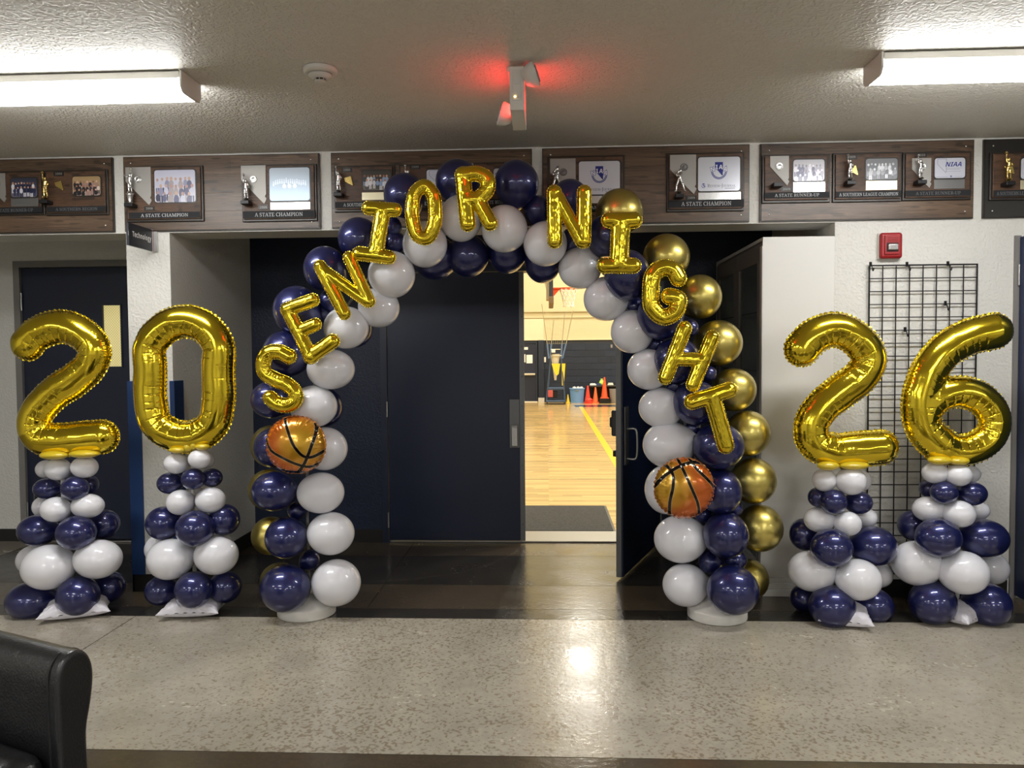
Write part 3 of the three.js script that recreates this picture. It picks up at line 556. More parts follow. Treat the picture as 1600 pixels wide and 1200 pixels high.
function foil(name, label, pxStrokes, z, small, group) {
  const all = pxStrokes.flatMap((s) => s.pts), cx = (Math.min(...all.map((p) => p[0])) + Math.max(...all.map((p) => p[0]))) / 2, cy = (Math.min(...all.map((p) => p[1])) + Math.max(...all.map((p) => p[1]))) / 2;
  const O = at(cx, cy, z), sc = -z / FPX;
  const st = prepare(pxStrokes.map((s) => ({ closed: s.closed, r: s.r * sc * (small ? 1.12 : 1), pts: s.pts.map((p) => { const q = at(p[0], p[1], z); return [q.x - O.x, q.y - O.y]; }) })), small);
  const f = foilField(st, small), R = Math.max(...st.map((s) => s.r)) * 1.12 + 0.006, xs = st.flatMap((s) => s.P.map((p) => p[0])), ys = st.flatMap((s) => s.P.map((p) => p[1]));
  const lo = [Math.min(...xs) - R, Math.min(...ys) - R, -R], hi = [Math.max(...xs) + R, Math.max(...ys) + R, R];
  const t = thing(name, label, 'balloon', [O.x, O.y, O.z], 0, group);
  part('body', surfaceNet(f, lo, hi, small ? 0.003 : 0.0055), goldFoil, t);
  part('rim', rimGeo((x, y) => f(x, y, 0), lo, hi, small ? 0.003 : 0.0055, small ? 0.0042 : 0.0085, 0.0006, small ? 0.012 : 0.026), goldFoil, t);
  return t;
}
const line = (r, ...pts) => ({ r, pts }), ring = (r, ...pts) => ({ r, pts, closed: true });
const DIGIT_Z = -4.24;
foil('foil_digit_balloon', 'big gold foil digit 2 at the far left, in front of the navy door', [line(27, [44, 537], [60, 521], [95, 511], [127, 521], [147, 545], [141, 571], [117, 593], [87, 613], [62, 640], [54, 662], [62, 682], [90, 687], [125, 685], [161, 682])], DIGIT_Z, false, 'big gold foil digits');
foil('foil_digit_balloon', 'big gold foil digit 0 between the leftmost 2 and the arch', [ring(26.5, [289.5, 503], [318, 511], [339.5, 538], [341, 580], [341, 630], [332, 662], [306, 680], [275, 680], [246, 662], [236, 630], [235, 580], [236, 540], [259, 512])], DIGIT_Z, false, 'big gold foil digits');
foil('foil_digit_balloon', 'big gold foil digit 2 right of the arch, left of the digit 6', [line(27, [1253, 545], [1272, 526], [1305, 516], [1339, 531], [1357, 560], [1345, 587], [1315, 611], [1286, 635], [1269, 664], [1273, 690], [1300, 703], [1335, 702], [1376, 699])], DIGIT_Z, false, 'big gold foil digits');
foil('foil_digit_balloon', 'big gold foil digit 6 at the far right, before the black wire grid', [line(27.5, [1553, 517], [1512, 528], [1474, 551], [1448, 588], [1437, 632], [1444, 668], [1468, 694]), ring(24.5, [1499, 613], [1527, 620], [1547, 639], [1553, 660], [1545, 683], [1524, 698], [1499, 703], [1472, 697], [1453, 682], [1445, 658], [1453, 635], [1472, 619])], DIGIT_Z, false, 'big gold foil digits');

const LZ = -4.07;
const letter = (what, strokes) => foil('foil_letter_balloon', what, strokes, LZ, true, 'gold foil letters on the arch');
letter('gold foil letter S, lowest letter on the left of the arch', [line(10.5, [452, 557], [437, 550], [420, 552], [411.5, 566], [414, 582], [430, 593], [449, 601], [461, 613], [461, 625], [449, 633], [432, 630], [422, 622])]);
letter('gold foil letter E, second letter up on the left of the arch', [line(9.5, [449, 484], [486, 558]), line(9.5, [449, 483], [489, 469]), line(9, [469, 517], [493, 507]), line(10, [485, 557], [520, 533])]);
letter('gold foil letter N leaning right, third letter up on the left of the arch', [line(8.8, [500, 416], [538, 490]), line(8.3, [545, 402], [577, 471]), line(8, [505, 422], [572, 470])]);
letter('gold foil letter I of the left word, with slab bars, left of the letter O', [line(9.5, [576, 325], [617, 328]), line(10.5, [598, 330], [588, 392]), line(9.5, [561, 396], [608, 402])]);
letter('gold foil letter O near the top of the arch', [ring(9.4, [663, 291], [676, 303], [680, 326], [679, 349], [668, 371], [654, 369], [646, 350], [644, 325], [649, 302])]);
letter('gold foil letter R at the very top of the arch', [line(10.5, [723, 273], [731, 350]), line(10.5, [724, 273], [747, 272], [761, 281], [760, 298], [746, 310], [731, 312]), line(10, [747, 314], [766, 349])]);
letter('gold foil upright letter N, first letter right of the arch\'s crown', [line(9.7, [866, 300], [867, 377]), line(9.7, [913, 300], [912, 377]), line(8.7, [872, 309], [908, 376])]);
letter('gold foil letter I of the right word, below the topmost gold balloon', [line(11, [952, 344], [991, 344]), line(12.5, [970, 348], [967, 410]), line(10.5, [945, 415], [990, 415])]);
letter('gold foil letter G, third letter of the right word', [line(11.3, [1060, 435], [1052, 422], [1036, 418.5], [1021, 429], [1017, 455], [1019, 480], [1036, 495], [1054, 488], [1060, 468], [1046, 463])]);
letter('gold foil leaning letter H, below the letter G', [line(9.7, [1070, 513], [1040, 590]), line(9.7, [1113, 527], [1083, 601]), line(9, [1058, 561], [1098, 562])]);
letter('gold foil letter T, lowest letter on the right of the arch', [line(10.5, [1081, 628], [1140, 609]), line(11.5, [1113, 622], [1134, 696])]);

// printed basketballs
function ballPrint(px, py, r, lines, hot) {
  return canvas(512, 512, (c) => {
    const U = (p) => [(p[0] - px) / (2 * r) * 512 + 256, (p[1] - py) / (2 * r) * 512 + 256];
    c.fillStyle = '#c8621a'; c.fillRect(0, 0, 512, 512);
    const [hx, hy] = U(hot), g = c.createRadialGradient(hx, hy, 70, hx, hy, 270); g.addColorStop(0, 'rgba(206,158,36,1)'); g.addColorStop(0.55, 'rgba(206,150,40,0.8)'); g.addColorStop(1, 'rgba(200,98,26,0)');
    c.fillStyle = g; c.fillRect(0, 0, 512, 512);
    const draw = (w, col) => { c.strokeStyle = col; c.lineWidth = w; c.lineCap = 'round'; c.lineJoin = 'round';
      for (const l of lines) { const q = new THREE.SplineCurve(l.map((p) => new THREE.Vector2(...U(p)))).getPoints(40); c.beginPath(); q.forEach((p, i) => (i ? c.lineTo(p.x, p.y) : c.moveTo(p.x, p.y))); c.stroke(); } };
    draw(30, '#d9b27a'); draw(23, '#0b0705');
  });
}
function basketball(px, py, rx, ry, lines, hot, label) {
  const z = -4.09, O = at(px, py, z), sc = -z / FPX, R = (rx + ry) / 2 * sc * 0.985, T = R * 0.56, kx = rx / ((rx + ry) / 2), ky = ry / ((rx + ry) / 2);
  const f = (x, y, zz) => {
    const a = Math.atan2(y, x), q = Math.hypot(x / kx, y / ky) / R, e = smooth(0.5, 1, q);
    const cr = e * (0.0030 * Math.abs(Math.sin(a * 17 + 2 * noise(a * 3 + 20, 1, 71))) + 0.003 * Math.exp(-Math.pow(Math.sin(a * 8.5 + 1) / 0.15, 2))) + 0.004 * (noise(x * 22 + 3, y * 22, 72) - 0.5) * smooth(0.15, 0.6, q);
    return R * (Math.pow(Math.pow(q, 1.95) + Math.pow(Math.abs(zz) / T, 1.95), 1 / 1.95) - 1) + cr;
  };
  const t = thing('basketball_balloon', label, 'balloon', [O.x, O.y, O.z], 0, 'foil basketballs on the arch');
  const b = R * 1.15, g = surfaceNet(f, [-b, -b, -T * 1.2], [b, b, T * 1.2], 0.0055), p = g.attributes.position, uv = new Float32Array(p.count * 2);
  for (let i = 0; i < p.count; i++) { uv[2 * i] = p.getX(i) / (2 * R * 1.02) + 0.5; uv[2 * i + 1] = p.getY(i) / (2 * R * 1.02) + 0.5; }
  g.setAttribute('uv', new THREE.BufferAttribute(uv, 2));
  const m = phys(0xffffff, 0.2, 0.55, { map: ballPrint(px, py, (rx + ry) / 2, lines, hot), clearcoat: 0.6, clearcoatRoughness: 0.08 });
  part('body', g, m, t);
  part('rim', rimGeo((x, y) => f(x, y, 0), [-b, -b], [b, b], 0.005, 0.005, 0.0006, 0.022), std(lin(0.45, 0.16, 0.03), 0.25, 0.6), t);
}
basketball(462.5, 695, 49.5, 47.3, [[[446, 648], [458, 672], [468, 694], [481, 710], [494, 712], [511, 703]], [[491, 652], [498, 666], [497, 683], [488, 709], [478, 727], [462, 743]], [[416, 680], [427, 700], [449, 713], [477, 726], [491, 728], [504, 722]], [[430, 730], [451, 735.5], [472, 737], [484, 739]]], [480, 690], 'printed orange foil basketball on the left leg of the arch, below the letter S');
basketball(1068.5, 762.5, 47.3, 48.3, [[[1022, 760], [1036, 742], [1056, 728], [1076, 721.5], [1094, 723], [1106, 731]], [[1038, 725.5], [1045, 731], [1049, 742], [1048, 758], [1044, 780], [1045, 799], [1049, 807]], [[1058, 716], [1064, 731], [1075, 757], [1086, 783], [1090, 802]], [[1076, 716], [1084, 729], [1103, 748], [1111, 757], [1115, 764]]], [1040, 755], 'printed orange foil basketball on the right leg of the arch, below the letter T');

// ---------------------------------------------------------------- doors
function slab(name, w, h, d, mat, parent) { return part(name, rb(0, w, 0, h, -d / 2, d / 2, 0.003), mat, parent); }
{ // frame of the double doors
  const d = structGroup('door_1');
  const fr = std(lin(0.012, 0.018, 0.042), 0.4);
  part('frame', [bx(-1.305, -1.256, 0, 2.112, -6.1, BACK + 0.012), bx(0.84, 0.885, 0, 2.112, -6.1, BACK + 0.012), bx(-1.305, 0.885, 2.112, 2.16, -6.1, BACK + 0.012)], fr, d);
  part('threshold', [rb(-1.255, 0.84, 0, 0.012, -6.3, -5.95, 0.005)], std(lin(0.32, 0.31, 0.28), 0.45, 0.6), d);
  const leaf = thing('door_leaf', 'closed navy leaf of the double doors to the gym', 'door', [-1.252, 0, BACK]);
  part('panel', rb(0, 1.03, 0.018, 2.108, -0.045, 0, 0.003), navyDoor, leaf);
  part('kick_plate', rb(0.01, 1.02, 0.03, 0.085, 0, 0.004, 0.001), navyDoor, leaf);
  part('edge_strip', [bx(1.03, 1.068, 0.018, 2.108, -0.02, 0.006)], greyMetal, leaf);
  for (const y of [0.18, 1.05, 1.92]) part('hinge', [bar([-0.006, y - 0.06, 0.008], [-0.006, y + 0.06, 0.008], 0.008, 10)], steel, leaf);
  for (let i = 0; i < 9; i++) part('screw', new THREE.SphereGeometry(0.004, 8, 6).translate(1.049, 0.15 + i * 0.23, 0.007), blackMetal, leaf);
  const pl = part('pull_plate', rb(0.95, 1.03, 0.745, 1.125, 0, 0.012, 0.004), greyMetal, leaf);
  part('handle', [rb(0.965, 1.015, 0.76, 0.925, 0.012, 0.03, 0.006), rb(0.972, 1.008, 0.905, 0.918, 0.03, 0.045, 0.004)], steel, pl);
}
{ const ang = Math.atan2(0.386, 0.986); // swung open towards the hall
  const leaf = thing('door_leaf', 'open navy leaf of the double doors, swung into the hall behind the arch', 'door', [0.838, 0, BACK], 0);
  leaf.rotation.y = Math.atan2(-(-4.954 - BACK), 0.452 - 0.838);
  // local x runs from hinge to free edge; local +z is the side away from the gym once shut (the hall side)
  part('panel', rb(0.004, 1.045, 0.018, 2.108, -0.022, 0.022, 0.003), navyDoor, leaf);
  const side = -1;
  part('edge_strip', bx(1.045, 1.05, 0.018, 2.108, -0.012, 0.022), greyMetal, leaf);
  part('pull_plate', rb(0.94, 1.02, 0.745, 1.125, side * 0.034, side * 0.022, 0.004), greyMetal, leaf);
  part('handle', tube([[0.98, 0.98, side * 0.034], [0.98, 0.98, side * 0.085], [0.98, 0.965, side * 0.095], [0.98, 0.80, side * 0.095], [0.98, 0.785, side * 0.085], [0.98, 0.785, side * 0.034]], 0.008, 60), steel, leaf);
  part('panic_bar', [rb(0.15, 0.99, 0.985, 1.055, -side * 0.022, -side * 0.085, 0.012), rb(0.86, 1.0, 0.93, 1.10, -side * 0.022, -side * 0.07, 0.012)].map((g) => g), std(lin(0.05, 0.05, 0.05), 0.4, 0.5), leaf);
  part('latch', rb(0.95, 1.03, 0.80, 0.84, -side * 0.022, -side * 0.05, 0.006), blackMetal, leaf);
  part('kick_plate', rb(0.02, 1.03, 0.03, 0.085, side * 0.026, side * 0.022, 0.001), navyDoor, leaf);
  for (const y of [0.18, 1.05, 1.92]) part('hinge', bar([-0.004, y - 0.06, side * 0.026], [-0.004, y + 0.06, side * 0.026], 0.008, 10), steel, leaf);
}
{ // technology door on the left
  const d = structGroup('door_2');
  part('frame', [bx(-4.235, -4.185, 0, 2.19, -6.1, BACK + 0.015), bx(-3.215, -3.165, 0, 2.19, -6.1, BACK + 0.015), bx(-4.235, -3.165, 2.19, 2.24, -6.1, BACK + 0.015)], greyPaint, d);
  part('threshold', rb(-4.18, -3.22, 0, 0.012, -6.0, BACK + 0.03, 0.004), steel, d);
  const leaf = thing('door_leaf', 'navy door with a narrow wired glass pane at the far left', 'door', [-4.182, 0, BACK - 0.03]);
  const W = 0.962, p0 = 0.655, p1 = 0.80, q0 = 1.40, q1 = 1.885;
  part('panel', [bx(0, p0, 0.018, 2.185, -0.02, 0.02), bx(p1, W, 0.018, 2.185, -0.02, 0.02), bx(p0, p1, 0.018, q0, -0.02, 0.02), bx(p0, p1, q1, 2.185, -0.02, 0.02)], navyDoor, leaf);
  const wire = canvas(64, 200, (c) => { c.fillStyle = '#d8d0a4'; c.fillRect(0, 0, 64, 200); c.strokeStyle = '#a49c78'; c.lineWidth = 1.2; for (let k = -200; k < 264; k += 9) { c.beginPath(); c.moveTo(k, 0); c.lineTo(k + 200, 200); c.moveTo(k, 200); c.lineTo(k + 200, 0); c.stroke(); } });
  part('lit_window_pane', bx(p0, p1, q0, q1, -0.006, 0.004).clone(), std(0xffffff, 0.3, 0, { map: wire, emissive: lin(0.55, 0.5, 0.33), emissiveMap: wire, emissiveIntensity: 0.55 }), leaf);
  { const m = leaf.children.at(-1), p = m.geometry.attributes.position, uv = m.geometry.attributes.uv; for (let i = 0; i < p.count; i++) uv.setXY(i, (p.getX(i) - p0) / (p1 - p0), (p.getY(i) - q0) / (q1 - q0)); }
  part('pane_frame', [bx(p0 - 0.012, p0, q0 - 0.012, q1 + 0.012, 0.018, 0.026), bx(p1, p1 + 0.012, q0 - 0.012, q1 + 0.012, 0.018, 0.026), bx(p0, p1, q0 - 0.012, q0, 0.018, 0.026), bx(p0, p1, q1, q1 + 0.012, 0.018, 0.026)], navyDoor, leaf);
  part('pull_plate', rb(0.86, 0.93, 0.76, 1.13, 0.02, 0.032, 0.004), greyMetal, leaf);
  for (const y of [0.25, 1.05, 1.92]) part('hinge', bar([0.0, y - 0.07, 0.03], [0.0, y + 0.07, 0.03], 0.008, 10), steel, leaf);
  part('pull', bar([0.06, 0.30, 0.035], [0.06, 0.45, 0.035], 0.006, 8), greyMetal, leaf);
}
{ // door standing open at the right edge of the wall
  const d = structGroup('door_3');
  part('frame', [bx(2.730, 2.765, 0, 2.14, FRONT, FRONT + 0.016)], greyPaint, d);
  const leaf = thing('door_leaf', 'blue door standing open at the right edge, seen along its face', 'door', [2.752, 0, FRONT + 0.022]);
  part('panel', rb(0, 0.045, 0.02, 2.13, 0, 0.91, 0.003), std(lin(0.010, 0.022, 0.075), 0.4), leaf);
  part('hinge', bar([-0.004, 1.85, 0.004], [-0.004, 1.97, 0.004], 0.007, 8), steel, leaf);
  part('notice', rb(-0.002, 0, 1.80, 1.85, 0.05, 0.17, 0.0008), whitePlastic, leaf, 'small white notice');
}

// blue corner guards of the pier
for (const [x, s, w] of [[-2.60, 1, 'left'], [-2.325, -1, 'right']]) {
  const t = thing('corner_guard', `tall blue corner guard on the ${w} edge of the white pier behind the digit 0`, 'corner guard', [x, 0.11, FRONT], 0);
  const f = s > 0 ? 0.07 : 0.018, b2 = s > 0 ? 0.07 : 0.11;
  part('guard', extr([[-s * 0.012, 0.012], [s * f, 0.012], [s * f, 0.001], [-s * 0.001, 0.001], [-s * 0.001, -b2], [-s * 0.012, -b2]].map(([a, b]) => [a, -b]), 1.212).rotateX(-Math.PI / 2), bluePad, t);
}

// ---------------------------------------------------------------- white cabinet with glass doors facing the recess
{ const t = thing('display_cabinet', 'tall white cabinet with glass doors, its plain side facing the hall right of the arch', 'cabinet', [1.28, 0, FRONT]);
  const H = 2.155, D = 1.265, W = 0.42;
  part('side_panel', rb(0, W, 0.11, H, -0.02, 0, 0.002), whiteLam, t);
  part('back_side_panel', rb(0, W, 0, H, -D, -D + 0.02, 0.002), whiteLam, t);
  part('back_panel', bx(W - 0.015, W, 0.0, H, -D + 0.02, -0.02), whiteLam, t);
  part('top_panel', bx(0, W - 0.015, H - 0.02, H, -D + 0.02, -0.02), whiteLam, t);
  part('bottom_panel', bx(0, W - 0.015, 0.10, 0.12, -D + 0.02, -0.02), whiteLam, t);
  part('plinth', [rb(0, W, 0, 0.045, -0.02, 0.022, 0.004), rb(0, W, 0.045, 0.08, -0.02, 0.015, 0.005), rb(0, W, 0.08, 0.108, -0.02, 0.008, 0.004)], whiteLam, t);
  part('front_stile', rb(-0.004, 0.03, 0.11, H - 0.05, -0.05, -0.002, 0.002), whiteLam, t);
  for (const y of [0.55, 0.95, 1.35, 1.72]) part('shelf', bx(0.04, W - 0.02, y, y + 0.008, -D + 0.03, -0.03), phys(lin(0.8, 0.85, 0.83), 0.05, 0, { transmission: 0.85, thickness: 0 }), t);
  const glass = phys(lin(0.9, 0.93, 0.92), 0.02, 0, { transmission: 1, thickness: 0, ior: 1.5 });
  for (const [a, b] of [[-0.645, -0.05], [-1.245, -0.655]]) {
    const dr = part('door', [bx(0, 0.022, 0.12, 0.19, a, b), bx(0, 0.022, H - 0.14, H - 0.03, a, b), bx(0, 0.022, 0.19, H - 0.14, a, a + 0.07), bx(0, 0.022, 0.19, H - 0.14, b - 0.07, b)], greyPaint, t);
    part('pane', bx(0.008, 0.013, 0.19, H - 0.14, a + 0.07, b - 0.07), glass, dr);
  }
}

// ---------------------------------------------------------------- wall grid, alarm, sign, detector
{ const a = at(1358.5, 412, FRONT + 0.02), b = at(1527, 410, FRONT + 0.02), y1 = 1.975, y0 = y1 - 1.829, n = 8, w = b.x - a.x, st = 0.0762;
  const t = thing('wire_grid', 'tall black wire grid panel hung on the white wall behind the digits 2 and 6', 'grid panel', [a.x, y0, FRONT + 0.02]);
  for (let i = 0; i <= n; i++) part('wire', bar([w * i / n, 0, 0], [w * i / n, y1 - y0, 0], i % n ? 0.0034 : 0.0048, 6), blackMetal, t);
  for (let i = 0; i <= 24; i++) part('wire', bar([0, i * st, 0.005], [w, i * st, 0.005], i % 24 ? 0.0032 : 0.0048, 6), blackMetal, t);
  for (const [px, py, l] of [[1361, 417, 'at the left end of the top wire'], [1418, 417, 'near the middle of the top wire'], [1482, 416, 'near the right end of the top wire'], [1478, 478, 'two rows below the top at the right'], [1415, 519, 'lower left, above the gold digits']]) {
    const c = at(px, py, FRONT + 0.036), h = thing('display_hook', `small black hook on the wire grid ${l}`, 'hook', [c.x, c.y, c.z], 0, 'black hooks on the wire grid');
    part('clip', rb(-0.007, 0.007, 0.002, 0.03, -0.012, -0.002, 0.002), blackMetal, h);
    part('prong', tube([[0, 0.026, -0.004], [0, 0.012, 0.006], [0.002, -0.012, 0.016], [0.002, -0.024, 0.02], [0.002, -0.024, 0.03], [0.002, -0.01, 0.034]], 0.0035, 24, 6), blackMetal, h);
  }
}
{ const c = at(1391.5, 384, FRONT + 0.03), t = thing('fire_alarm', 'red fire alarm strobe on the white wall above the wire grid', 'alarm', [c.x, c.y, FRONT]);
  const red = std(lin(0.32, 0.012, 0.016), 0.35);
  part('back_box', rb(-0.066, 0.066, -0.078, 0.078, 0, 0.018, 0.008), whitePlastic, t);
  part('body', rb(-0.064, 0.064, -0.076, 0.076, 0.01, 0.05, 0.018, 4), red, t);
  part('face', [rb(-0.045, 0.045, -0.055, 0.058, 0.046, 0.058, 0.008, 3)], red, t);
  part('grille', [0, 1, 2].map((k) => rb(-0.03, 0.03, 0.022 + k * 0.01, 0.027 + k * 0.01, 0.056, 0.060, 0.0015)), red, t);
  part('strobe_bezel', rb(-0.034, 0.034, -0.038, 0.014, 0.055, 0.060, 0.003), blackMetal, t);
  part('strobe_lens', rb(-0.029, 0.029, -0.032, 0.008, 0.058, 0.074, 0.008, 3), std(lin(0.5, 0.5, 0.5), 0.15, 0.9), t);
}
{ const t = thing('blade_sign', 'small dark sign reading Technology, standing out from the white pier', 'sign', [-2.425, 2.185, FRONT]);
  part('bracket', [rb(-0.008, 0.028, -0.068, 0.068, 0, 0.012, 0.002), rb(-0.008, 0.008, -0.068, 0.068, 0.012, 0.035, 0.002)], steel, t);
  part('red_strip', rb(0.003, 0.0085, -0.066, 0.066, 0.018, 0.026, 0.001), std(lin(0.3, 0.02, 0.05), 0.4), t);
  part('panel', rb(-0.006, 0.006, -0.066, 0.066, 0.03, 0.302, 0.002), std(lin(0.012, 0.014, 0.022), 0.4), t);
  const tx = canvas(512, 290, (c, w, h) => { c.fillStyle = '#1d2029'; c.fillRect(0, 0, w, h); c.fillStyle = '#f2f2f2'; c.font = 'bold 96px sans-serif'; c.textAlign = 'center'; c.textBaseline = 'middle'; c.fillText('Technology', w * 0.55, h * 0.46, 410); });
  const g = new THREE.BoxGeometry(0.266, 0.128, 0.002); g.rotateY(Math.PI / 2); g.translate(0.0068, 0, 0.166); part('lettering', g, std(0xffffff, 0.45, 0, { map: tx }), t);
}
{ const t = thing('smoke_detector', 'round white smoke detector on the ceiling left of the exit sign', 'smoke detector', [-0.977, CEIL, -3.33]);
  part('base', lathe([[0, 0], [0.072, 0], [0.074, -0.004], [0.072, -0.016], [0.060, -0.024], [0, -0.024]], 40), whitePlastic, t);
  part('head', lathe([[0, -0.024], [0.052, -0.024], [0.048, -0.034], [0.030, -0.044], [0, -0.044]], 36), whitePlastic, t);
  part('vent', lathe([[0, -0.044], [0.022, -0.044], [0.022, -0.052], [0, -0.052]], 28), blackMetal, t);
  part('cap', lathe([[0, -0.052], [0.027, -0.052], [0.025, -0.058], [0, -0.061]], 28), whitePlastic, t);
  for (let k = 0; k < 8; k++) part('rib', new THREE.BoxGeometry(0.003, 0.009, 0.005).translate(0, -0.048, 0.0235).rotateY(k * Math.PI / 4 + 0.1), whitePlastic, t);
}
{ // exit sign with two emergency lamp heads, seen edge on
  const X = -0.125, z0 = -3.60, z1 = -3.30, t = thing('exit_sign', 'white exit sign with two emergency lamp heads, seen edge on, glowing red', 'exit sign', [X, CEIL, (z0 + z1) / 2]);
  const d = 0.15;
  part('canopy', rb(-0.045, 0.045, -0.022, 0, -0.09, 0.09, 0.005), whitePlastic, t);
  part('body', [rb(-0.022, 0.022, -0.2, -0.022, -d + 0.004, d - 0.004, 0.004, 2), rb(-0.031, 0.031, -0.205, -0.0205, d - 0.014, d, 0.005, 2), rb(-0.031, 0.031, -0.205, -0.0205, -d, -d + 0.014, 0.005, 2), rb(-0.0302, 0.0302, -0.2042, -0.19, -d + 0.003, d - 0.003, 0.004, 2), rb(-0.0302, 0.0302, -0.034, -0.0212, -d + 0.003, d - 0.003, 0.004, 2)], whitePlastic, t);
  const redGlow = std(lin(0.5, 0.02, 0.02), 0.4, 0, { emissive: lin(1, 0.04, 0.03), emissiveIntensity: 0.9 });
  for (const s of [-1, 1]) {
    part('face', rb(s > 0 ? 0.021 : -0.024, s > 0 ? 0.024 : -0.021, -0.186, -0.034, -d + 0.018, d - 0.018, 0.001), redGlow, t, 'red glowing face');
    areaLight('exit_sign_light', 2 * d - 0.05, 0.145, [X + s * 0.026, CEIL - 0.112, (z0 + z1) / 2], [X + s * 3, CEIL - 0.112 + 0.4, (z0 + z1) / 2], new THREE.Color(1, 0.05, 0.04), EXIT_RED);
  }
  part('end_cover', [rb(-0.018, 0.018, -0.165, -0.035, d - 0.002, d + 0.004, 0.002), rb(-0.010, 0.010, -0.10, -0.05, d + 0.002, d + 0.0065, 0.001)], whitePlastic, t);
  part('test_button', rb(-0.002, 0.012, -0.155, -0.12, d + 0.002, d + 0.0075, 0.002), whitePlastic, t);
  part('indicator_light', new THREE.SphereGeometry(0.0045, 10, 8).translate(-0.008, -0.15, d + 0.005), std(lin(0.9, 0.5, 0.1), 0.4, 0, { emissive: lin(1, 0.55, 0.15), emissiveIntensity: 3 }), t);
  for (const [s, y, z] of [[1, -0.055, 0.14], [-1, -0.165, -0.03]]) {
    const h = part('lamp_head', lathe([[0, -0.045], [0.032, -0.04], [0.049, -0.015], [0.053, 0.008], [0.050, 0.014], [0, 0.014]], 28).rotateZ(-s * 1.25).rotateX(0.25).translate(s * 0.07, y, z), whitePlastic, t);
    part('lamp_lens', lathe([[0, 0.015], [0.038, 0.015], [0.036, 0.020], [0, 0.022]], 24).rotateZ(-s * 1.25).rotateX(0.25).translate(s * 0.07, y, z), std(lin(0.6, 0.6, 0.6), 0.15, 0.6), h);
    part('arm', bar([s * 0.028, y, z], [s * 0.055, y, z], 0.012, 12), whitePlastic, t);
  }
}

// ---------------------------------------------------------------- award boards and plaques
const woodGrain = tex(1024, 256, (i, j) => {
  const x = i / 1024, y = j / 256, g = noise(x * 10, y * 60, 81, 10, 60), h = noise(x * 40, y * 220, 82, 40, 220), b = noise(x * 5 + 2 * g, y * 9, 83, 0, 9), k = noise(x * 14, y * 22, 84, 14, 22);
  const v = 0.5 + 0.35 * (g - 0.5) + 0.25 * (h - 0.5) + 0.5 * (b - 0.5), d = smooth(0.72, 0.9, k) * 0.4;
  return [lerp(66, 146, clamp(v - d)), lerp(50, 116, clamp(v - d)), lerp(36, 90, clamp(v - d))];
}, true);
const boardMats = [0, 1, 2, 3].map((k) => { const t = woodGrain.clone(); t.repeat.set(0.8, 3.4); t.offset.set(0.23 * k, 0.31 * k); t.needsUpdate = true; return std(lin([0.72, 0.62, 0.8, 0.68][k], [0.72, 0.62, 0.8, 0.66][k], [0.72, 0.62, 0.8, 0.62][k]), 0.34, 0, { map: t }); });
const darkBoard = std(lin(0.014, 0.012, 0.010), 0.3);
const plaqueWood = std(lin(0.58, 0.46, 0.38), 0.5, 0, { map: (() => { const t = woodGrain.clone(); t.repeat.set(1.4, 2.2); t.needsUpdate = true; return t; })() });
const darkTrim = std(lin(0.02, 0.014, 0.010), 0.35);
const silver = std(lin(0.38, 0.37, 0.35), 0.55, 0.7);
const brightPlate = std(lin(0.62, 0.62, 0.62), 0.22, 1);
const goldTrophy = std(lin(0.62, 0.46, 0.16), 0.22, 1);
const boards = [[-3.90, -2.664], [-2.597, -1.378], [-1.307, -0.089], [-0.028, 1.196], [1.258, 2.487], [2.542, 3.76]];
const boardNames = ['leftmost wooden award board, cut off by the left edge of the photo', 'second wooden award board from the left, above the white pier', 'third wooden award board, behind the letters I, O and R', 'fourth wooden award board, behind the second N and the topmost gold balloon', 'fifth wooden award board, above the white cabinet and red alarm', 'blackish award board at the right edge of the photo'];
boards.forEach(([x0, x1], i) => {
  const t = thing('award_board', boardNames[i], 'board', [x0, 2.243, FRONT], 0, 'wooden award boards above the opening');
  const w = x1 - x0, h = 0.455, n = 4;
  part('edge_frame', bx(0, w, 0, h, 0, 0.016), darkTrim, t);
  for (let k = 0; k < n; k++) part('plank', rb(0.006, w - 0.006, 0.005 + (h - 0.01) * k / n + 0.0007, 0.005 + (h - 0.01) * (k + 1) / n - 0.0007, 0.012, 0.022, 0.0012), i === 5 ? darkBoard : boardMats[(k * 3 + i) % 4], t).geometry = uvm(bx(0.006, w - 0.006, 0.005 + (h - 0.01) * k / n + 0.0005, 0.005 + (h - 0.01) * (k + 1) / n - 0.0005, 0.012, 0.022));
  for (const [sx, sy] of [[0.05, 0.04], [w - 0.05, 0.04], [0.05, h - 0.04], [w - 0.05, h - 0.04]]) part('screw', new THREE.SphereGeometry(0.0055, 10, 8).scale(1, 1, 0.5).translate(sx, sy, 0.023), brightPlate, t);
});
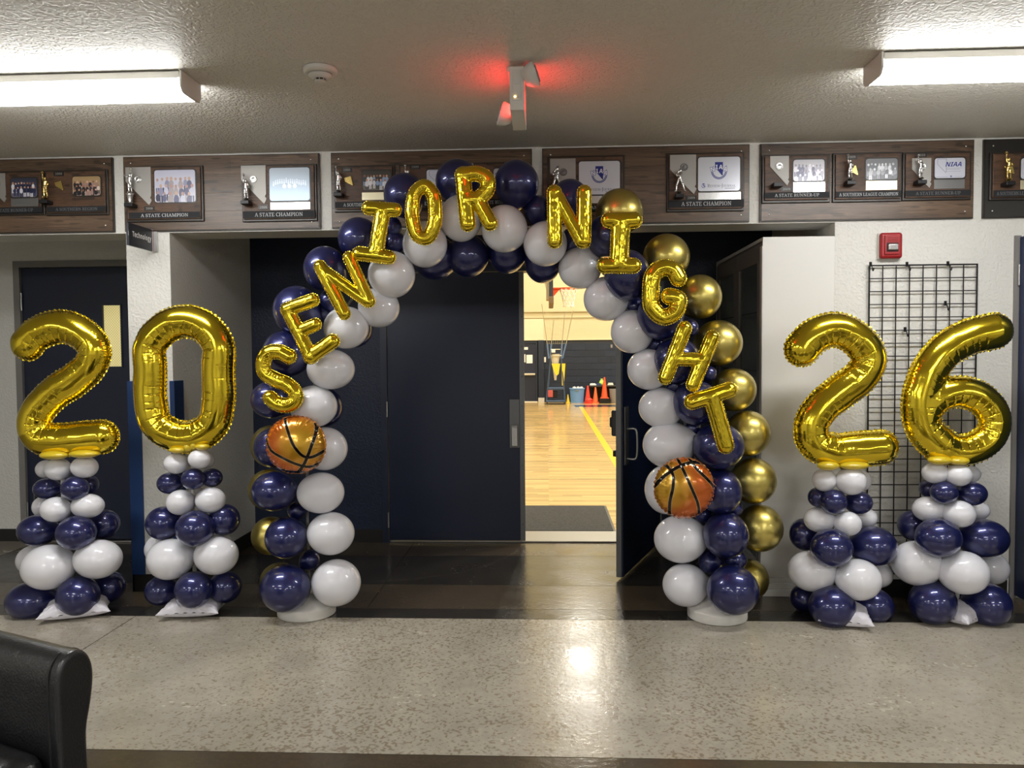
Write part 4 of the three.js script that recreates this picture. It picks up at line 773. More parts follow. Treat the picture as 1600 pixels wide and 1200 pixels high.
// trophy figures: small cast bodies
function figure(pose) {
  const J = pose === 'bat' ? [
    [[0, 0.072, 0], 0.010, [0.006, 0.098, 0], 0.011], [[0.006, 0.098, 0], 0.006, [0.007, 0.108, 0], 0.005],
    [[-0.003, 0.072, 0], 0.008, [-0.014, 0.04, 0], 0.006], [[-0.014, 0.04, 0], 0.006, [-0.018, 0.006, 0], 0.004], [[-0.018, 0.006, 0], 0.004, [-0.024, 0.003, 0.004], 0.004],
    [[0.004, 0.072, 0], 0.008, [0.018, 0.042, 0], 0.006], [[0.018, 0.042, 0], 0.006, [0.028, 0.008, 0], 0.004], [[0.028, 0.008, 0], 0.004, [0.034, 0.004, 0.004], 0.004],
    [[0.012, 0.098, 0], 0.005, [0.0, 0.086, 0.010], 0.004], [[0.0, 0.086, 0.010], 0.004, [-0.016, 0.094, 0.008], 0.0035], [[0, 0.100, 0], 0.005, [-0.012, 0.084, 0.008], 0.004], [[-0.012, 0.084, 0.008], 0.004, [-0.018, 0.094, 0.008], 0.0035],
    [[-0.018, 0.092, 0.008], 0.003, [0.010, 0.128, 0.0], 0.0035]] : [
    [[0, 0.066, 0], 0.010, [0.001, 0.094, 0], 0.0115], [[0.001, 0.094, 0], 0.006, [0.001, 0.106, 0], 0.005],
    [[-0.005, 0.066, 0], 0.008, [-0.008, 0.036, 0], 0.006], [[-0.008, 0.036, 0], 0.006, [-0.006, 0.006, 0], 0.004], [[-0.006, 0.005, 0], 0.004, [-0.010, 0.003, 0.008], 0.004],
    [[0.005, 0.066, 0], 0.008, [0.008, 0.038, 0.002], 0.006], [[0.008, 0.038, 0.002], 0.006, [0.012, 0.008, -0.002], 0.004], [[0.012, 0.006, -0.002], 0.004, [0.014, 0.003, 0.006], 0.004],
    ...(pose === 'spike' ? [[[0.010, 0.098, 0], 0.005, [0.017, 0.118, 0], 0.004], [[0.017, 0.118, 0], 0.004, [0.012, 0.140, 0], 0.0035], [[-0.010, 0.098, 0], 0.005, [-0.022, 0.100, 0.004], 0.004], [[-0.022, 0.100, 0.004], 0.004, [-0.036, 0.112, 0.004], 0.0035]]
      : [[[-0.010, 0.098, 0], 0.005, [-0.014, 0.120, 0], 0.004], [[-0.014, 0.120, 0], 0.004, [-0.014, 0.142, 0], 0.0035], [[0.010, 0.098, 0], 0.005, [0.020, 0.080, 0.002], 0.004], [[0.020, 0.080, 0.002], 0.004, [0.014, 0.066, 0.008], 0.0035]])];
  const head = pose === 'bat' ? [0.006, 0.116, 0] : [0.001, 0.114, 0], ball = pose === 'spike' ? [0.012, 0.150, 0] : pose === 'hold' ? [-0.014, 0.150, 0] : null;
  const f = (x, y, z) => {
    let d = Math.hypot(x - head[0], (y - head[1]) * 0.85, z - head[2]) - 0.0085;
    const sm = (g, k) => { const h = Math.max(k - Math.abs(d - g), 0) / k; d = Math.min(d, g) - h * h * k * 0.25; };
    for (const [a, ra, b, rb_] of J) { const dx = b[0] - a[0], dy = b[1] - a[1], dz = b[2] - a[2], t = clamp(((x - a[0]) * dx + (y - a[1]) * dy + (z - a[2]) * dz) / (dx * dx + dy * dy + dz * dz)); sm(Math.hypot(x - a[0] - t * dx, y - a[1] - t * dy, z - a[2] - t * dz) - lerp(ra, rb_, t), 0.005); }
    if (ball) sm(Math.hypot(x - ball[0], y - ball[1], z - ball[2]) - 0.0085, 0.001);
    return d;
  };
  return surfaceNet(f, [-0.048, -0.006, -0.02], [0.048, 0.166, 0.024], 0.0024);
}
const figs = { bat: figure('bat'), spike: figure('spike'), hold: figure('hold') };
const NEVADA = [[0, 1], [0.98, 1], [0.98, 0.22], [0.93, 0.16], [1.0, 0.10], [0.90, -0.04], [0.84, 0.0], [0, 0.62]];
const stateGeo = (w, h, d) => extr(NEVADA.map(([x, y]) => [(x - 0.5) * w, (y - 0.5) * h]), d, 0.0008);
const strips = {};
function strip(text, dim) {
  const k = text + dim; return (strips[k] ??= std(0xffffff, 0.7, 0, { map: canvas(768, 72, (c, w, h) => { c.fillStyle = '#15171c'; c.fillRect(0, 0, w, h); c.fillStyle = dim ? '#74767c' : '#cfd2d6'; c.font = '52px serif'; c.textAlign = 'center'; c.textBaseline = 'middle'; c.fillText(text, w / 2, h * 0.54, w * 0.9); }) }));
}
const yearMats = {};
const year = (y) => (yearMats[y] ??= std(0xffffff, 0.4, 0, { map: canvas(128, 56, (c, w, h) => { c.fillStyle = '#0e0d0d'; c.fillRect(0, 0, w, h); c.fillStyle = '#a9a59c'; c.font = '40px serif'; c.textAlign = 'center'; c.textBaseline = 'middle'; c.fillText(y, w / 2, h / 2); }) }));
function nev(c, x, y, w, h) { c.beginPath(); NEVADA.forEach(([a, b], i) => (i ? c.lineTo(x + a * w, y + (1 - b) * h) : c.moveTo(x + a * w, y + (1 - b) * h))); c.closePath(); }
function niaaRing(c, x, y, s) {
  c.strokeStyle = '#1c2a80'; c.lineWidth = s * 0.045; for (const r of [0.40, 0.47]) { c.beginPath(); c.arc(x, y + s * 0.02, s * r, 0.05 * Math.PI, 0.95 * Math.PI); c.stroke(); }
  c.fillStyle = '#1c2a80'; nev(c, x - s * 0.25, y - s * 0.5, s * 0.5, s * 0.78); c.fill();
  c.font = `bold ${s * 0.36}px sans-serif`; c.textAlign = 'center'; c.textBaseline = 'middle'; c.lineWidth = s * 0.05;
  [['N', -0.40, 0.02, -0.25], ['I', -0.14, -0.10, -0.08], ['A', 0.11, -0.10, 0.08], ['A', 0.40, 0.02, 0.25]].forEach(([l, dx, dy, a]) => { c.save(); c.translate(x + dx * s, y - s * 0.1 + dy * s); c.rotate(a); c.strokeStyle = '#1c2a80'; c.strokeText(l, 0, 0); c.fillStyle = '#eef0f6'; c.fillText(l, 0, 0); c.restore(); });
}
function crowd(seed, bg, cols, rows, tint) {
  return (c, w, h) => {
    const r = rng(seed); const g = c.createLinearGradient(0, 0, 0, h); g.addColorStop(0, bg[0]); g.addColorStop(1, bg[1]); c.fillStyle = g; c.fillRect(0, 0, w, h);
    for (let row = 0; row < rows; row++) { const n = 8 - row, y = h * (0.28 + 0.22 * row);
      for (let k = 0; k < n; k++) { const x = w * (0.08 + 0.84 * (k + 0.5 * (row % 2)) / (n - 0.5)) + (r() - 0.5) * 8, s = h * 0.05 * (0.9 + 0.3 * r()), yy = y + (r() - 0.5) * h * 0.05;
        c.fillStyle = cols[Math.floor(r() * cols.length)]; c.beginPath(); c.ellipse(x, yy + s * 3.4, s * 1.45, s * 2.6, 0, 0, 7); c.fill();
        c.fillStyle = tint[Math.floor(r() * tint.length)]; c.beginPath(); c.ellipse(x, yy, s * 0.8, s, 0, 0, 7); c.fill();
        c.fillStyle = cols[Math.floor(r() * cols.length)]; c.fillRect(x - s * 1.1, yy + s * 5.4, s * 0.9, s * 4); c.fillRect(x + s * 0.2, yy + s * 5.4, s * 0.9, s * 4); } }
  };
}
const skin = ['#c79a7c', '#a87658', '#8a5c42', '#d8b096'];
const prints = {
  teamBlue: crowd(5, ['#2a2f45', '#6d6c80'], ['#1d2448', '#232a55', '#e3e3ea', '#1b2040'], 2, skin), huddle: crowd(6, ['#a88d60', '#b39a90'], ['#15151b', '#221d24', '#d8cfc8', '#2c2530', '#a4837c'], 3, skin),
  teamPale: crowd(7, ['#c9cbe0', '#d8d8e4'], ['#3a3b52', '#8f90b0', '#5d5f80', '#c9cade', '#a9a0a6'], 3, ['#c8a898', '#b8948a']), court: crowd(8, ['#3a352f', '#6b6358'], ['#e6e6ea', '#8fa6c8', '#34373f', '#d9d9dd'], 2, skin),
  silverA: crowd(9, ['#b4b4ba', '#c6c4cc'], ['#8e8e9a', '#a6a4b0', '#77778a', '#d0ced6'], 3, ['#dcdae0', '#8c8a94']), silverB: crowd(10, ['#77787c', '#5d5e62'], ['#a6a8ac', '#8a8c92', '#c9cbd0', '#6c6e74'], 2, ['#d0d2d6', '#b0b2b6']),
  etched: (c, w, h) => { const g = c.createLinearGradient(0, 0, 0, h); g.addColorStop(0, '#aab4c0'); g.addColorStop(1, '#93a9bd'); c.fillStyle = g; c.fillRect(0, 0, w, h); const r = rng(4); c.fillStyle = 'rgba(225,232,240,0.6)'; for (let k = 0; k < 16; k++) { const x = w * (0.1 + 0.8 * k / 15), y = h * (0.32 + 0.06 * r()) + Math.abs(k - 7.5) * h * 0.008; c.beginPath(); c.ellipse(x, y, 6, 9, 0, 0, 7); c.fill(); c.fillRect(x - 7, y + 10, 14, 26); } c.fillStyle = 'rgba(214,220,226,0.8)'; for (const k of [0.37, 0.5, 0.63]) { c.beginPath(); c.arc(w * k, h * 0.56, 19, 0, 7); c.fill(); } },
  niaa: (c, w, h) => { c.fillStyle = '#cdd0da'; c.fillRect(0, 0, w, h); niaaRing(c, w * 0.5, h * 0.40, h * 0.50); niaaRing(c, w * 0.13, h * 0.84, h * 0.13); c.fillStyle = '#55586c'; c.textAlign = 'left'; c.textBaseline = 'middle'; let x = w * 0.22; for (const [s, z] of [['R', 38], ['EVIEW', 28], ['-J', 38], ['OURNAL', 28]]) { c.font = `${z}px serif`; c.fillText(s, x, h * 0.845 + (z < 30 ? 3 : 0)); x += c.measureText(s).width; } c.fillRect(w * 0.64, h * 0.92, w * 0.24, 4); },
  niaaNew: (c, w, h) => { c.fillStyle = '#d3d6e4'; c.fillRect(0, 0, w, h); c.strokeStyle = '#2c3a70'; c.lineWidth = 3; nev(c, w * 0.09, h * 0.04, w * 0.30, h * 0.66); c.stroke(); c.fillStyle = '#22358c'; c.font = 'italic bold 92px sans-serif'; c.textAlign = 'left'; c.textBaseline = 'middle'; c.fillText('NIAA', w * 0.33, h * 0.32, w * 0.55); c.fillStyle = '#8a8ea6'; c.fillRect(w * 0.36, h * 0.50, w * 0.52, 3); c.fillRect(w * 0.38, h * 0.56, w * 0.44, 4); c.fillRect(w * 0.36, h * 0.66, w * 0.5, 3); c.fillRect(w * 0.05, h * 0.93, w * 0.4, 3); c.fillRect(w * 0.62, h * 0.93, w * 0.3, 3); c.fillStyle = '#7a86b6'; c.beginPath(); c.arc(w * 0.54, h * 0.92, 14, 0, 7); c.fill(); },
};
const printMats = {};
const print = (k) => (printMats[k] ??= std(0xffffff, 0.28, k === 'etched' || k.startsWith('silver') || k.startsWith('niaa') ? 0.25 : 0, { map: canvas(384, 296, prints[k]) }));
// rects in photo pixels; everything sits on the board's face
const PZ = FRONT + 0.022;
function plaque(r, label, o) {
  const a = at(r[0], (r[1] + r[3]) / 2, PZ), b = at(r[2], (r[1] + r[3]) / 2, PZ), yt = at((r[0] + r[2]) / 2, r[1], PZ).y, yb = at((r[0] + r[2]) / 2, r[3], PZ).y;
  const W = b.x - a.x, H = yt - yb, t = thing('award_plaque', label, 'plaque', [(a.x + b.x) / 2, (yt + yb) / 2, PZ], 0, 'award plaques on the boards');
  const X = (px) => ((px - r[0]) / (r[2] - r[0]) - 0.5) * W, Y = (py) => (0.5 - (py - r[1]) / (r[3] - r[1])) * H;
  part('backing', rb(-W / 2, W / 2, -H / 2, H / 2, 0, 0.012, 0.004), darkTrim, t);
  const face = rb(-W / 2 + 0.012, W / 2 - 0.012, -H / 2 + 0.014, H / 2 - 0.01, 0.010, 0.022, 0.004); part('face_board', uvm(face), plaqueWood, t);
  const F = 0.022;
  if (o.state) { const [x0, y0, x1, y1] = o.state, w = X(x1) - X(x0), h = Y(y0) - Y(y1); part('state_plate', stateGeo(w, h, 0.004).translate((X(x0) + X(x1)) / 2, (Y(y0) + Y(y1)) / 2, F), o.stateDark ? darkTrim : silver, t); }
  if (o.medal) { const m = part('medal', lathe([[0, 0.006], [0.006, 0.006], [0.012, 0.004], [0.017, 0.005], [0.020, 0.007], [0.022, 0.004], [0.022, 0]], 28).rotateX(Math.PI / 2).translate(X(o.medal[0]), Y(o.medal[1]), F + 0.004), o.medalDark ? greyMetal : brightPlate, t); }
  if (o.emblem) part('emblem', stateGeo(0.042, 0.055, 0.005).rotateZ(0.25).translate(X(o.emblem[0]), Y(o.emblem[1]), F + 0.003), goldTrophy, t);
  if (o.photo) { const [x0, y0, x1, y1] = o.photo, w = X(x1) - X(x0), h = Y(y0) - Y(y1), cx = (X(x0) + X(x1)) / 2, cy = (Y(y0) + Y(y1)) / 2; part('photo_frame', roundRect(w + 0.014, h + 0.014, 0.022, 0.004).translate(cx + 0.002, cy, F - 0.001), darkTrim, t); part('photo', roundRect(w, h, 0.017, 0.004).translate(cx, cy, F + 0.001), print(o.print), t); }
  if (o.plate) { const [x0, y0, x1, y1] = o.plate; part('engraved_plate', rb(X(x0), X(x1), Y(y1), Y(y0), F - 0.001, F + 0.003, 0.001), o.plateGold ? std(lin(0.66, 0.6, 0.42), 0.3, 0.9) : o.plateDark ? std(lin(0.2, 0.2, 0.2), 0.35, 0.9) : brightPlate, t); }
  if (o.year) { const g = new THREE.BoxGeometry(0.064, 0.026, 0.003); part('year_tag', g.translate(X(o.year[1]), Y(o.year[2]), F + 0.0015), year(o.year[0]), t); }
  if (o.strip) { const [x0, y0, x1, y1] = o.strip; const w = X(x1) - X(x0), h = Y(y0) - Y(y1); part('name_strip', new THREE.BoxGeometry(w, h, 0.004).translate((X(x0) + X(x1)) / 2, (Y(y0) + Y(y1)) / 2, F + 0.001), strip(o.text, o.dim), t); }
  if (o.fig) { const [pose, px, py0, py1, gold] = o.fig, h = Y(py0) - Y(py1), s = h / (pose === 'bat' ? 0.13 : 0.157), m = gold ? goldTrophy : brightPlate;
    const g = part('figure', figs[pose].clone().scale(s, s, s).translate(X(px), Y(py1), F + 0.035), m, t);
    if (o.cup) part('cup', lathe([[0, 0], [0.016, 0], [0.018, 0.006], [0.012, 0.012], [0.020, 0.05], [0.024, 0.06], [0.012, 0.066], [0, 0.066]].map(([p, q]) => [p, q]), 20).translate(X(px), Y(py1) - 0.066, F + 0.035), m, t);
    else part('figure_base', lathe([[0, -0.016], [0.014, -0.016], [0.009, -0.010], [0.020, -0.002], [0.018, 0], [0, 0]], 20).translate(X(px), Y(py1), F + 0.035), m, t);
    const yb2 = Y(py1) - (o.cup ? 0.066 : 0.016); part('block', rb(X(px) - 0.026, X(px) + 0.026, yb2 - 0.022, yb2, F, F + 0.062, 0.003), blackMetal, t); }
  if (o.block) part('block', rb(X(o.block[0]) - 0.026, X(o.block[0]) + 0.026, Y(o.block[1]) - 0.012, Y(o.block[1]) + 0.012, F, F + 0.06, 0.003), blackMetal, t);
}
plaque([-22, 268, 71, 337], 'award plaque with a team photo in blue, at the photo\'s left edge', { state: [-16, 272, 14, 315], medal: [1, 288], photo: [22, 280, 62, 309.5], print: 'teamBlue', plate: [21, 311, 63, 324], plateDark: 1, strip: [-20, 325, 69, 334], text: 'A STATE RUNNER-UP', dim: 1, fig: ['hold', -10, 280, 309] });
plaque([73, 266, 170.5, 337], 'award plaque with a gold figure, reading A SOUTHERN REGION, on the leftmost board', { emblem: [97.5, 292], photo: [118, 277.5, 161, 307], print: 'huddle', strip: [77, 323.5, 168.5, 332], text: 'A SOUTHERN REGION', dim: 1, year: ['2008', 96.5, 272.5], fig: ['hold', 80, 270, 311, 1] });
plaque([198, 260, 319, 347], 'award plaque with silver cup figure and pale team photo, left on the second board', { state: [200.5, 262, 240.5, 319], medal: [220, 281], photo: [245.5, 267.5, 308.5, 317.5], print: 'teamPale', year: ['2008', 236, 326.5], strip: [204, 332.5, 315, 342], text: 'A STATE CHAMPION', fig: ['spike', 211, 265, 303], cup: 1 });
plaque([379, 257.5, 496, 346.5], 'award plaque with a bluish etched photo, right on the second board', { state: [380, 259.5, 419, 317], medal: [399, 281], photo: [424, 264, 486, 315], print: 'etched', plate: [424.5, 317.5, 486, 329], year: ['2008', 413.5, 324.5], strip: [381, 330.5, 493.5, 341.5], text: 'A STATE CHAMPION', fig: ['hold', 390, 274, 312] });
plaque([523, 259, 618, 331.5], 'award plaque with a silver figure and gold state emblem, left on the third board', { emblem: [547, 285], photo: [568.5, 268.5, 612, 298.5], print: 'court', plate: [567, 302, 606, 314], plateGold: 1, year: ['2008', 544, 266.5], strip: [525, 316, 614, 325.5], text: 'A SOUTHERN REGION', fig: ['hold', 533, 262, 300] });
plaque([624, 257, 724, 329], 'award plaque mostly hidden behind the letter O and navy balloons', { photo: [668, 267, 716, 297], print: 'niaaNew', year: ['2009', 650, 262], strip: [628, 314, 720, 324], text: 'A STATE RUNNER-UP', fig: ['hold', 640, 260, 300] });
plaque([730, 254, 826, 327], 'award plaque hidden behind the letter R and the crown balloons', { photo: [772, 265, 818, 295], print: 'silverA', strip: [734, 312, 822, 322], text: 'A STATE RUNNER-UP', fig: ['hold', 743, 258, 298] });
plaque([855, 244, 976, 332], 'award plaque with a white emblem card, behind the second letter N', { state: [860, 249, 900, 305], medal: [880.5, 270], medalDark: 1, photo: [904.5, 254, 968, 305.5], print: 'niaa', plate: [905, 307.5, 968, 319], strip: [859, 321, 973, 330], text: 'A STATE CHAMPION', year: ['2009', 893, 315], fig: ['bat', 869, 262, 302] });
plaque([1041, 239, 1162, 331], 'award plaque with a batter figure and a white emblem card, right on the fourth board', { state: [1046, 243, 1087, 302], medal: [1068, 262], medalDark: 1, photo: [1089.5, 247.5, 1154.5, 300], print: 'niaa', plate: [1090, 302, 1156, 313.5], year: ['2009', 1079, 310], strip: [1044, 313.5, 1161, 325], text: 'A STATE CHAMPION', fig: ['bat', 1059, 265, 302] });
plaque([1190, 242, 1296, 317.5], 'award plaque without a figure on its block, left on the fifth board', { state: [1201.5, 245, 1231, 289], medal: [1215.5, 261], photo: [1237.5, 251.5, 1285.5, 284.5], print: 'silverA', plate: [1237.5, 286, 1287, 302], year: ['2009', 1227, 296.5], strip: [1193, 301.5, 1294, 310.5], text: 'A STATE RUNNER-UP', block: [1210, 292] });
plaque([1300, 239, 1408, 316], 'award plaque reading A SOUTHERN LEAGUE CHAMPION, middle of the fifth board', { emblem: [1330.5, 268.5], photo: [1350, 250, 1399, 282.5], print: 'silverB', plate: [1350.5, 284, 1399, 298.5], plateGold: 1, year: ['2009', 1328, 246.5], strip: [1304, 300, 1406, 309.5], text: 'A SOUTHERN LEAGUE CHAMPION', fig: ['hold', 1322.5, 244, 282] });
plaque([1409, 238, 1516, 313.5], 'award plaque with a white slanted-letter card, right on the fifth board', { state: [1422, 248.5, 1452, 293], medal: [1437, 262], photo: [1457, 249, 1504, 280], print: 'niaaNew', plate: [1456.5, 282, 1504, 296.5], plateDark: 1, year: ['2010', 1436, 243.5], strip: [1412, 298.5, 1514, 307.5], text: 'A STATE RUNNER-UP', dim: 1, fig: ['hold', 1431, 244, 281] });
plaque([1545, 238, 1650, 313], 'dark award plaque with a gold figure, on the blackish board at the right edge', { emblem: [1573, 267], photo: [1591, 249, 1640, 281], print: 'niaaNew', plate: [1591, 283, 1640, 297], plateGold: 1, strip: [1549, 298, 1647, 308], text: 'A SOUTHERN LEAGUE CHAMPION', dim: 1, fig: ['hold', 1567, 240, 283, 1] });

// ---------------------------------------------------------------- leather seat at the lower left
{ const leatherBump = tex(256, 256, (i, j) => 0.6 * noise(i / 4, j / 4, 91, 64, 64) + 0.4 * noise(i / 8, j / 8, 92, 32, 32), false, [5, 5]);
  const leather = phys(lin(0.010, 0.010, 0.012), 0.38, 0, { bumpMap: leatherBump, bumpScale: 0.0012, clearcoat: 0.5, clearcoatRoughness: 0.28 });
  const t = thing('leather_chair', 'black leather lounge seat cut off by the lower left corner', 'sofa', [-1.204, -0.0, -1.86], -23 * DEG);
  const prof = [[0.02, 0.30], [0.03, 0.50], [0.035, 0.66], [0.03, 0.715], [0.005, 0.748], [-0.035, 0.762], [-0.085, 0.757], [-0.118, 0.730], [-0.128, 0.69], [-0.112, 0.63], [-0.088, 0.575], [-0.082, 0.53], [-0.088, 0.40], [-0.085, 0.06], [0.02, 0.06]];
  const cv = new THREE.SplineCurve(prof.map((p) => new THREE.Vector2(0.03 + (p[0] - 0.03) * 0.5, p[1] < 0.1 ? p[1] : p[1] - 0.05))).getPoints(90);
  const g = new THREE.ExtrudeGeometry(new THREE.Shape(cv.map((p) => new THREE.Vector2(-p.x, p.y))), { depth: 0.80, bevelEnabled: true, bevelThickness: 0.012, bevelSize: 0.010, bevelSegments: 4, steps: 1 });
  g.rotateY(Math.PI / 2); g.translate(-0.815, 0, 0); part('backrest', uvm(g), leather, t);
  part('seam_piping', tube(cv.slice(0, 78).map((p) => [-0.038, p.y + (p.y > 0.65 ? 0.006 : 0), p.x + (p.x > 0 ? 0.010 : -0.008)]), 0.0035, 160, 6), leather, t);
  const seat = rb(-0.80, -0.03, 0.27, 0.485, 0.045, 0.66, 0.05, 6); part('seat_cushion', uvm(seat), leather, t);
  part('seat_base', uvm(rb(-0.80, -0.005, 0.06, 0.27, -0.02, 0.63, 0.02, 3)), leather, t);
  for (const [x, z] of [[-0.06, 0.58], [-0.74, 0.58], [-0.06, 0.02], [-0.74, 0.02]]) part('leg', lathe([[0, 0], [0.02, 0], [0.026, 0.062], [0, 0.062]], 16).translate(x, 0, z), blackMetal, t);
}

// ---------------------------------------------------------------- the gym beyond the doors
const GZ = -23.85;
const gymFloorTex = tex(1024, 1024, (i, j) => { // 4 x 4 m of maple strips, long side across the view
  const x = i / 256, z = j / 256, row = Math.floor(z / 0.057), off = h2(row, 0, 101) * 1.4, b = Math.floor((x + off) / 1.0), tone = h2(row, b, 102);
  const g = noise(x * 5, z * 160, 103), e = (z / 0.057) % 1 < 0.05 ? 0.86 : 1, v = (0.86 + 0.2 * (tone - 0.5) + 0.14 * (g - 0.5)) * e;
  return [232 * v, 194 * v, 124 * v];
}, true, [0.25, 0.25]);
{ const fl = structGroup('floor_gym');
  const m = std(0xffffff, 0.16, 0, { map: gymFloorTex });
  part('hardwood', bx(-9, 11, -0.05, 0.004, GZ, -6.3), m, fl);
  part('court_line', bx(0.86, 0.965, 0.0035, 0.0055, -21.6, -6.6), std(lin(0.80, 0.58, 0.03), 0.2), fl, 'yellow sideline');
  part('court_line', bx(0.75, 11, 0.0035, 0.0052, -22.35, -21.45), std(lin(0.02, 0.03, 0.06), 0.2), fl, 'dark baseline strip');
  for (const z of [-17.1, -14.1, -10.46, -9.0]) part('court_line', bx(-9, 11, 0.0035, 0.005, z - 0.01, z + 0.01), std(lin(0.12, 0.08, 0.04), 0.3), fl, 'thin dark seam');
}
const cream = std(lin(0.58, 0.52, 0.31), 0.7), navyBlock = std(lin(0.012, 0.019, 0.036), 0.7);
{ const w = structGroup('wall_far');
  part('upper_wall', bx(-9, 11, 1.92, 8, GZ - 0.2, GZ), cream, w);
  part('mortar', bx(-9, 11, 0, 1.92, GZ - 0.2, GZ - 0.012), std(lin(0.035, 0.042, 0.058), 0.8), w);
  part('ledge', [bx(-9, 11, 2.78, 2.80, GZ, GZ + 0.05)], std(lin(0.35, 0.29, 0.16), 0.7), w);
  part('ledge', [bx(-9, 11, 2.60, 2.615, GZ, GZ + 0.03)], std(lin(0.42, 0.36, 0.2), 0.7), w);
  part('ledge', [bx(-9, 11, 1.915, 1.945, GZ, GZ + 0.04)], std(lin(0.7, 0.62, 0.4), 0.7), w);
  const tones = [0.85, 1, 1.15].map((k) => std(lin(0.012 * k, 0.019 * k, 0.036 * k), 0.7)), r = rng(77), blk = bx(-0.194, 0.194, -0.094, 0.094, -0.02, 0.0);
  for (let j = 0; j < 9; j++) for (let i = 0; i < 9; i++) { const x = -0.65 + i * 0.4 + (j % 2 ? 0.2 : 0), m = part('block', blk, tones[Math.floor(r() * 3)], w); m.position.set(x, 0.1 + j * 0.2, GZ - 0.0005 * Math.floor(r() * 4)); }
  part('block_field', [bx(-9, -0.86, 0, 1.92, GZ - 0.02, GZ), bx(2.98, 11, 0, 1.92, GZ - 0.02, GZ)], navyBlock, w);
  part('pilaster', [bx(-0.30, -0.13, 0.14, 1.92, GZ, GZ + 0.08)], navyBlock, w);
  part('pilaster_foot', bx(-0.31, -0.12, 0, 0.14, GZ, GZ + 0.09), std(lin(0.6, 0.57, 0.5), 0.6), w);
  part('lighter_panel', bx(-6, -0.13, 1.945, 2.58, GZ, GZ + 0.02), std(lin(0.68, 0.63, 0.42), 0.7), w);
}
struct('wall_gym_left', bx(-9.2, -9, 0, 8, GZ - 0.2, -6.1), cream);
struct('wall_gym_right', bx(11, 11.2, 0, 8, GZ - 0.2, -6.1), cream);
struct('wall_gym_near', [bx(-9.2, 11.2, CEIL, 8, -6.25, -6.1), bx(-9.2, -2.46, 0, CEIL, -6.25, -6.1), bx(1.9, 11.2, 0, CEIL, -6.25, -6.1)], cream);
struct('ceiling_gym', bx(-9.2, 11.2, 8, 8.2, GZ - 0.2, -6.1), std(lin(0.6, 0.58, 0.52), 0.8));
{ const glow = std(lin(0.9, 0.9, 0.85), 0.5, 0, { emissive: GYM_COLOR, emissiveIntensity: 6 });
  const rows = ['nearest', 'second', 'third', 'farthest'], cols = ['left', 'middle', 'right'];
  [-9.5, -13.5, -17.5, -21.5].forEach((z, i) => [-5.5, i === 3 ? 0.93 : [3.4, 2.9, 2.6][i], 7].forEach((x, j) => {
    const t = thing('gym_lamp', `bright gym ceiling lamp, ${rows[i]} row, ${cols[j]} of three`, 'ceiling lamp', [x, 7.6, z], 0, 'gym ceiling lamps');
    part('housing', rb(-0.27, 0.27, 0, 0.09, -0.65, 0.65, 0.02), whitePlastic, t); part('lens', rb(-0.22, 0.22, -0.02, 0.0, -0.6, 0.6, 0.008), glow, t);
    part('rod', [bar([0, 0.09, -0.4], [0, 0.39, -0.4], 0.01), bar([0, 0.09, 0.4], [0, 0.39, 0.4], 0.01)], steel, t);
    areaLight('gym_lamp_light', 0.44, 1.2, [x, 7.57, z], [x, 0, z], GYM_COLOR, GYM_LAMP);
  }));
}
{ const mat = tex(256, 256, (i, j) => { const v = 30 + 40 * noise(i / 1.5, j / 1.5, 111) + 18 * noise(i / 6, j / 6, 112); return [v, v, v * 0.97]; }, true, [2, 2]);
  const t = thing('floor_mat', 'dark grey walk-off mat on the gym floor inside the doorway', 'mat', [-0.25, 0.004, -6.83]);
  part('carpet', uvm(rb(-0.78, 0.78, 0, 0.012, -0.53, 0.53, 0.005)), std(0xffffff, 0.95, 0, { map: mat }), t);
  part('border', [bx(-0.8, 0.8, 0, 0.006, -0.55, -0.53), bx(-0.8, 0.8, 0, 0.006, 0.53, 0.55), bx(-0.8, -0.78, 0, 0.006, -0.53, 0.53), bx(0.78, 0.8, 0, 0.006, -0.53, 0.53)], blackMetal, t); }
{ // far door with notices
  const t = thing('gym_door', 'navy door in the far gym wall with white notices and a push bar', 'door', [-1.30, 0, GZ]);
  part('frame', [bx(-0.05, 0, 0, 1.88, 0, 0.06), bx(0.92, 0.97, 0, 1.88, 0, 0.06), bx(0, 0.92, 1.83, 1.88, 0, 0.06)], navyBlock, t);
  part('panel', rb(0, 0.92, 0.03, 1.83, 0.01, 0.04, 0.003), std(lin(0.008, 0.014, 0.034), 0.5), t);
  part('push_bar', [rb(0.08, 0.90, 0.84, 0.90, 0.05, 0.12, 0.01)], std(lin(0.7, 0.66, 0.55), 0.35, 0.5), t);
  part('sill', bx(-0.05, 0.97, 0, 0.03, 0, 0.08), std(lin(0.7, 0.66, 0.55), 0.5), t);
  const paper = std(lin(0.8, 0.78, 0.7), 0.7);
  for (const [x0, x1, y0, y1] of [[0.42, 0.60, 1.24, 1.49], [0.63, 0.82, 1.21, 1.47], [0.32, 0.68, 1.63, 1.71]]) part('notice', bx(x0, x1, y0, y1, 0.04, 0.044), paper, t);
  const sw = at(851.5, 562, GZ), s = thing('wall_switch', 'small pale plate on the dark gym wall left of the ball machine', 'switch', [sw.x, sw.y, GZ]); part('plate', rb(-0.03, 0.03, -0.08, 0.08, 0, 0.012, 0.004), paper, s); part('toggle', rb(-0.008, 0.008, -0.02, 0.02, 0.012, 0.024, 0.003), paper, s);
  const sp = at(955.5, 541, GZ), q = thing('wall_outlet', 'small grey box on the dark gym wall above the cones', 'outlet', [sp.x, sp.y, GZ]); part('plate', rb(-0.03, 0.03, -0.05, 0.05, 0, 0.02, 0.004), greyPaint, q);
}
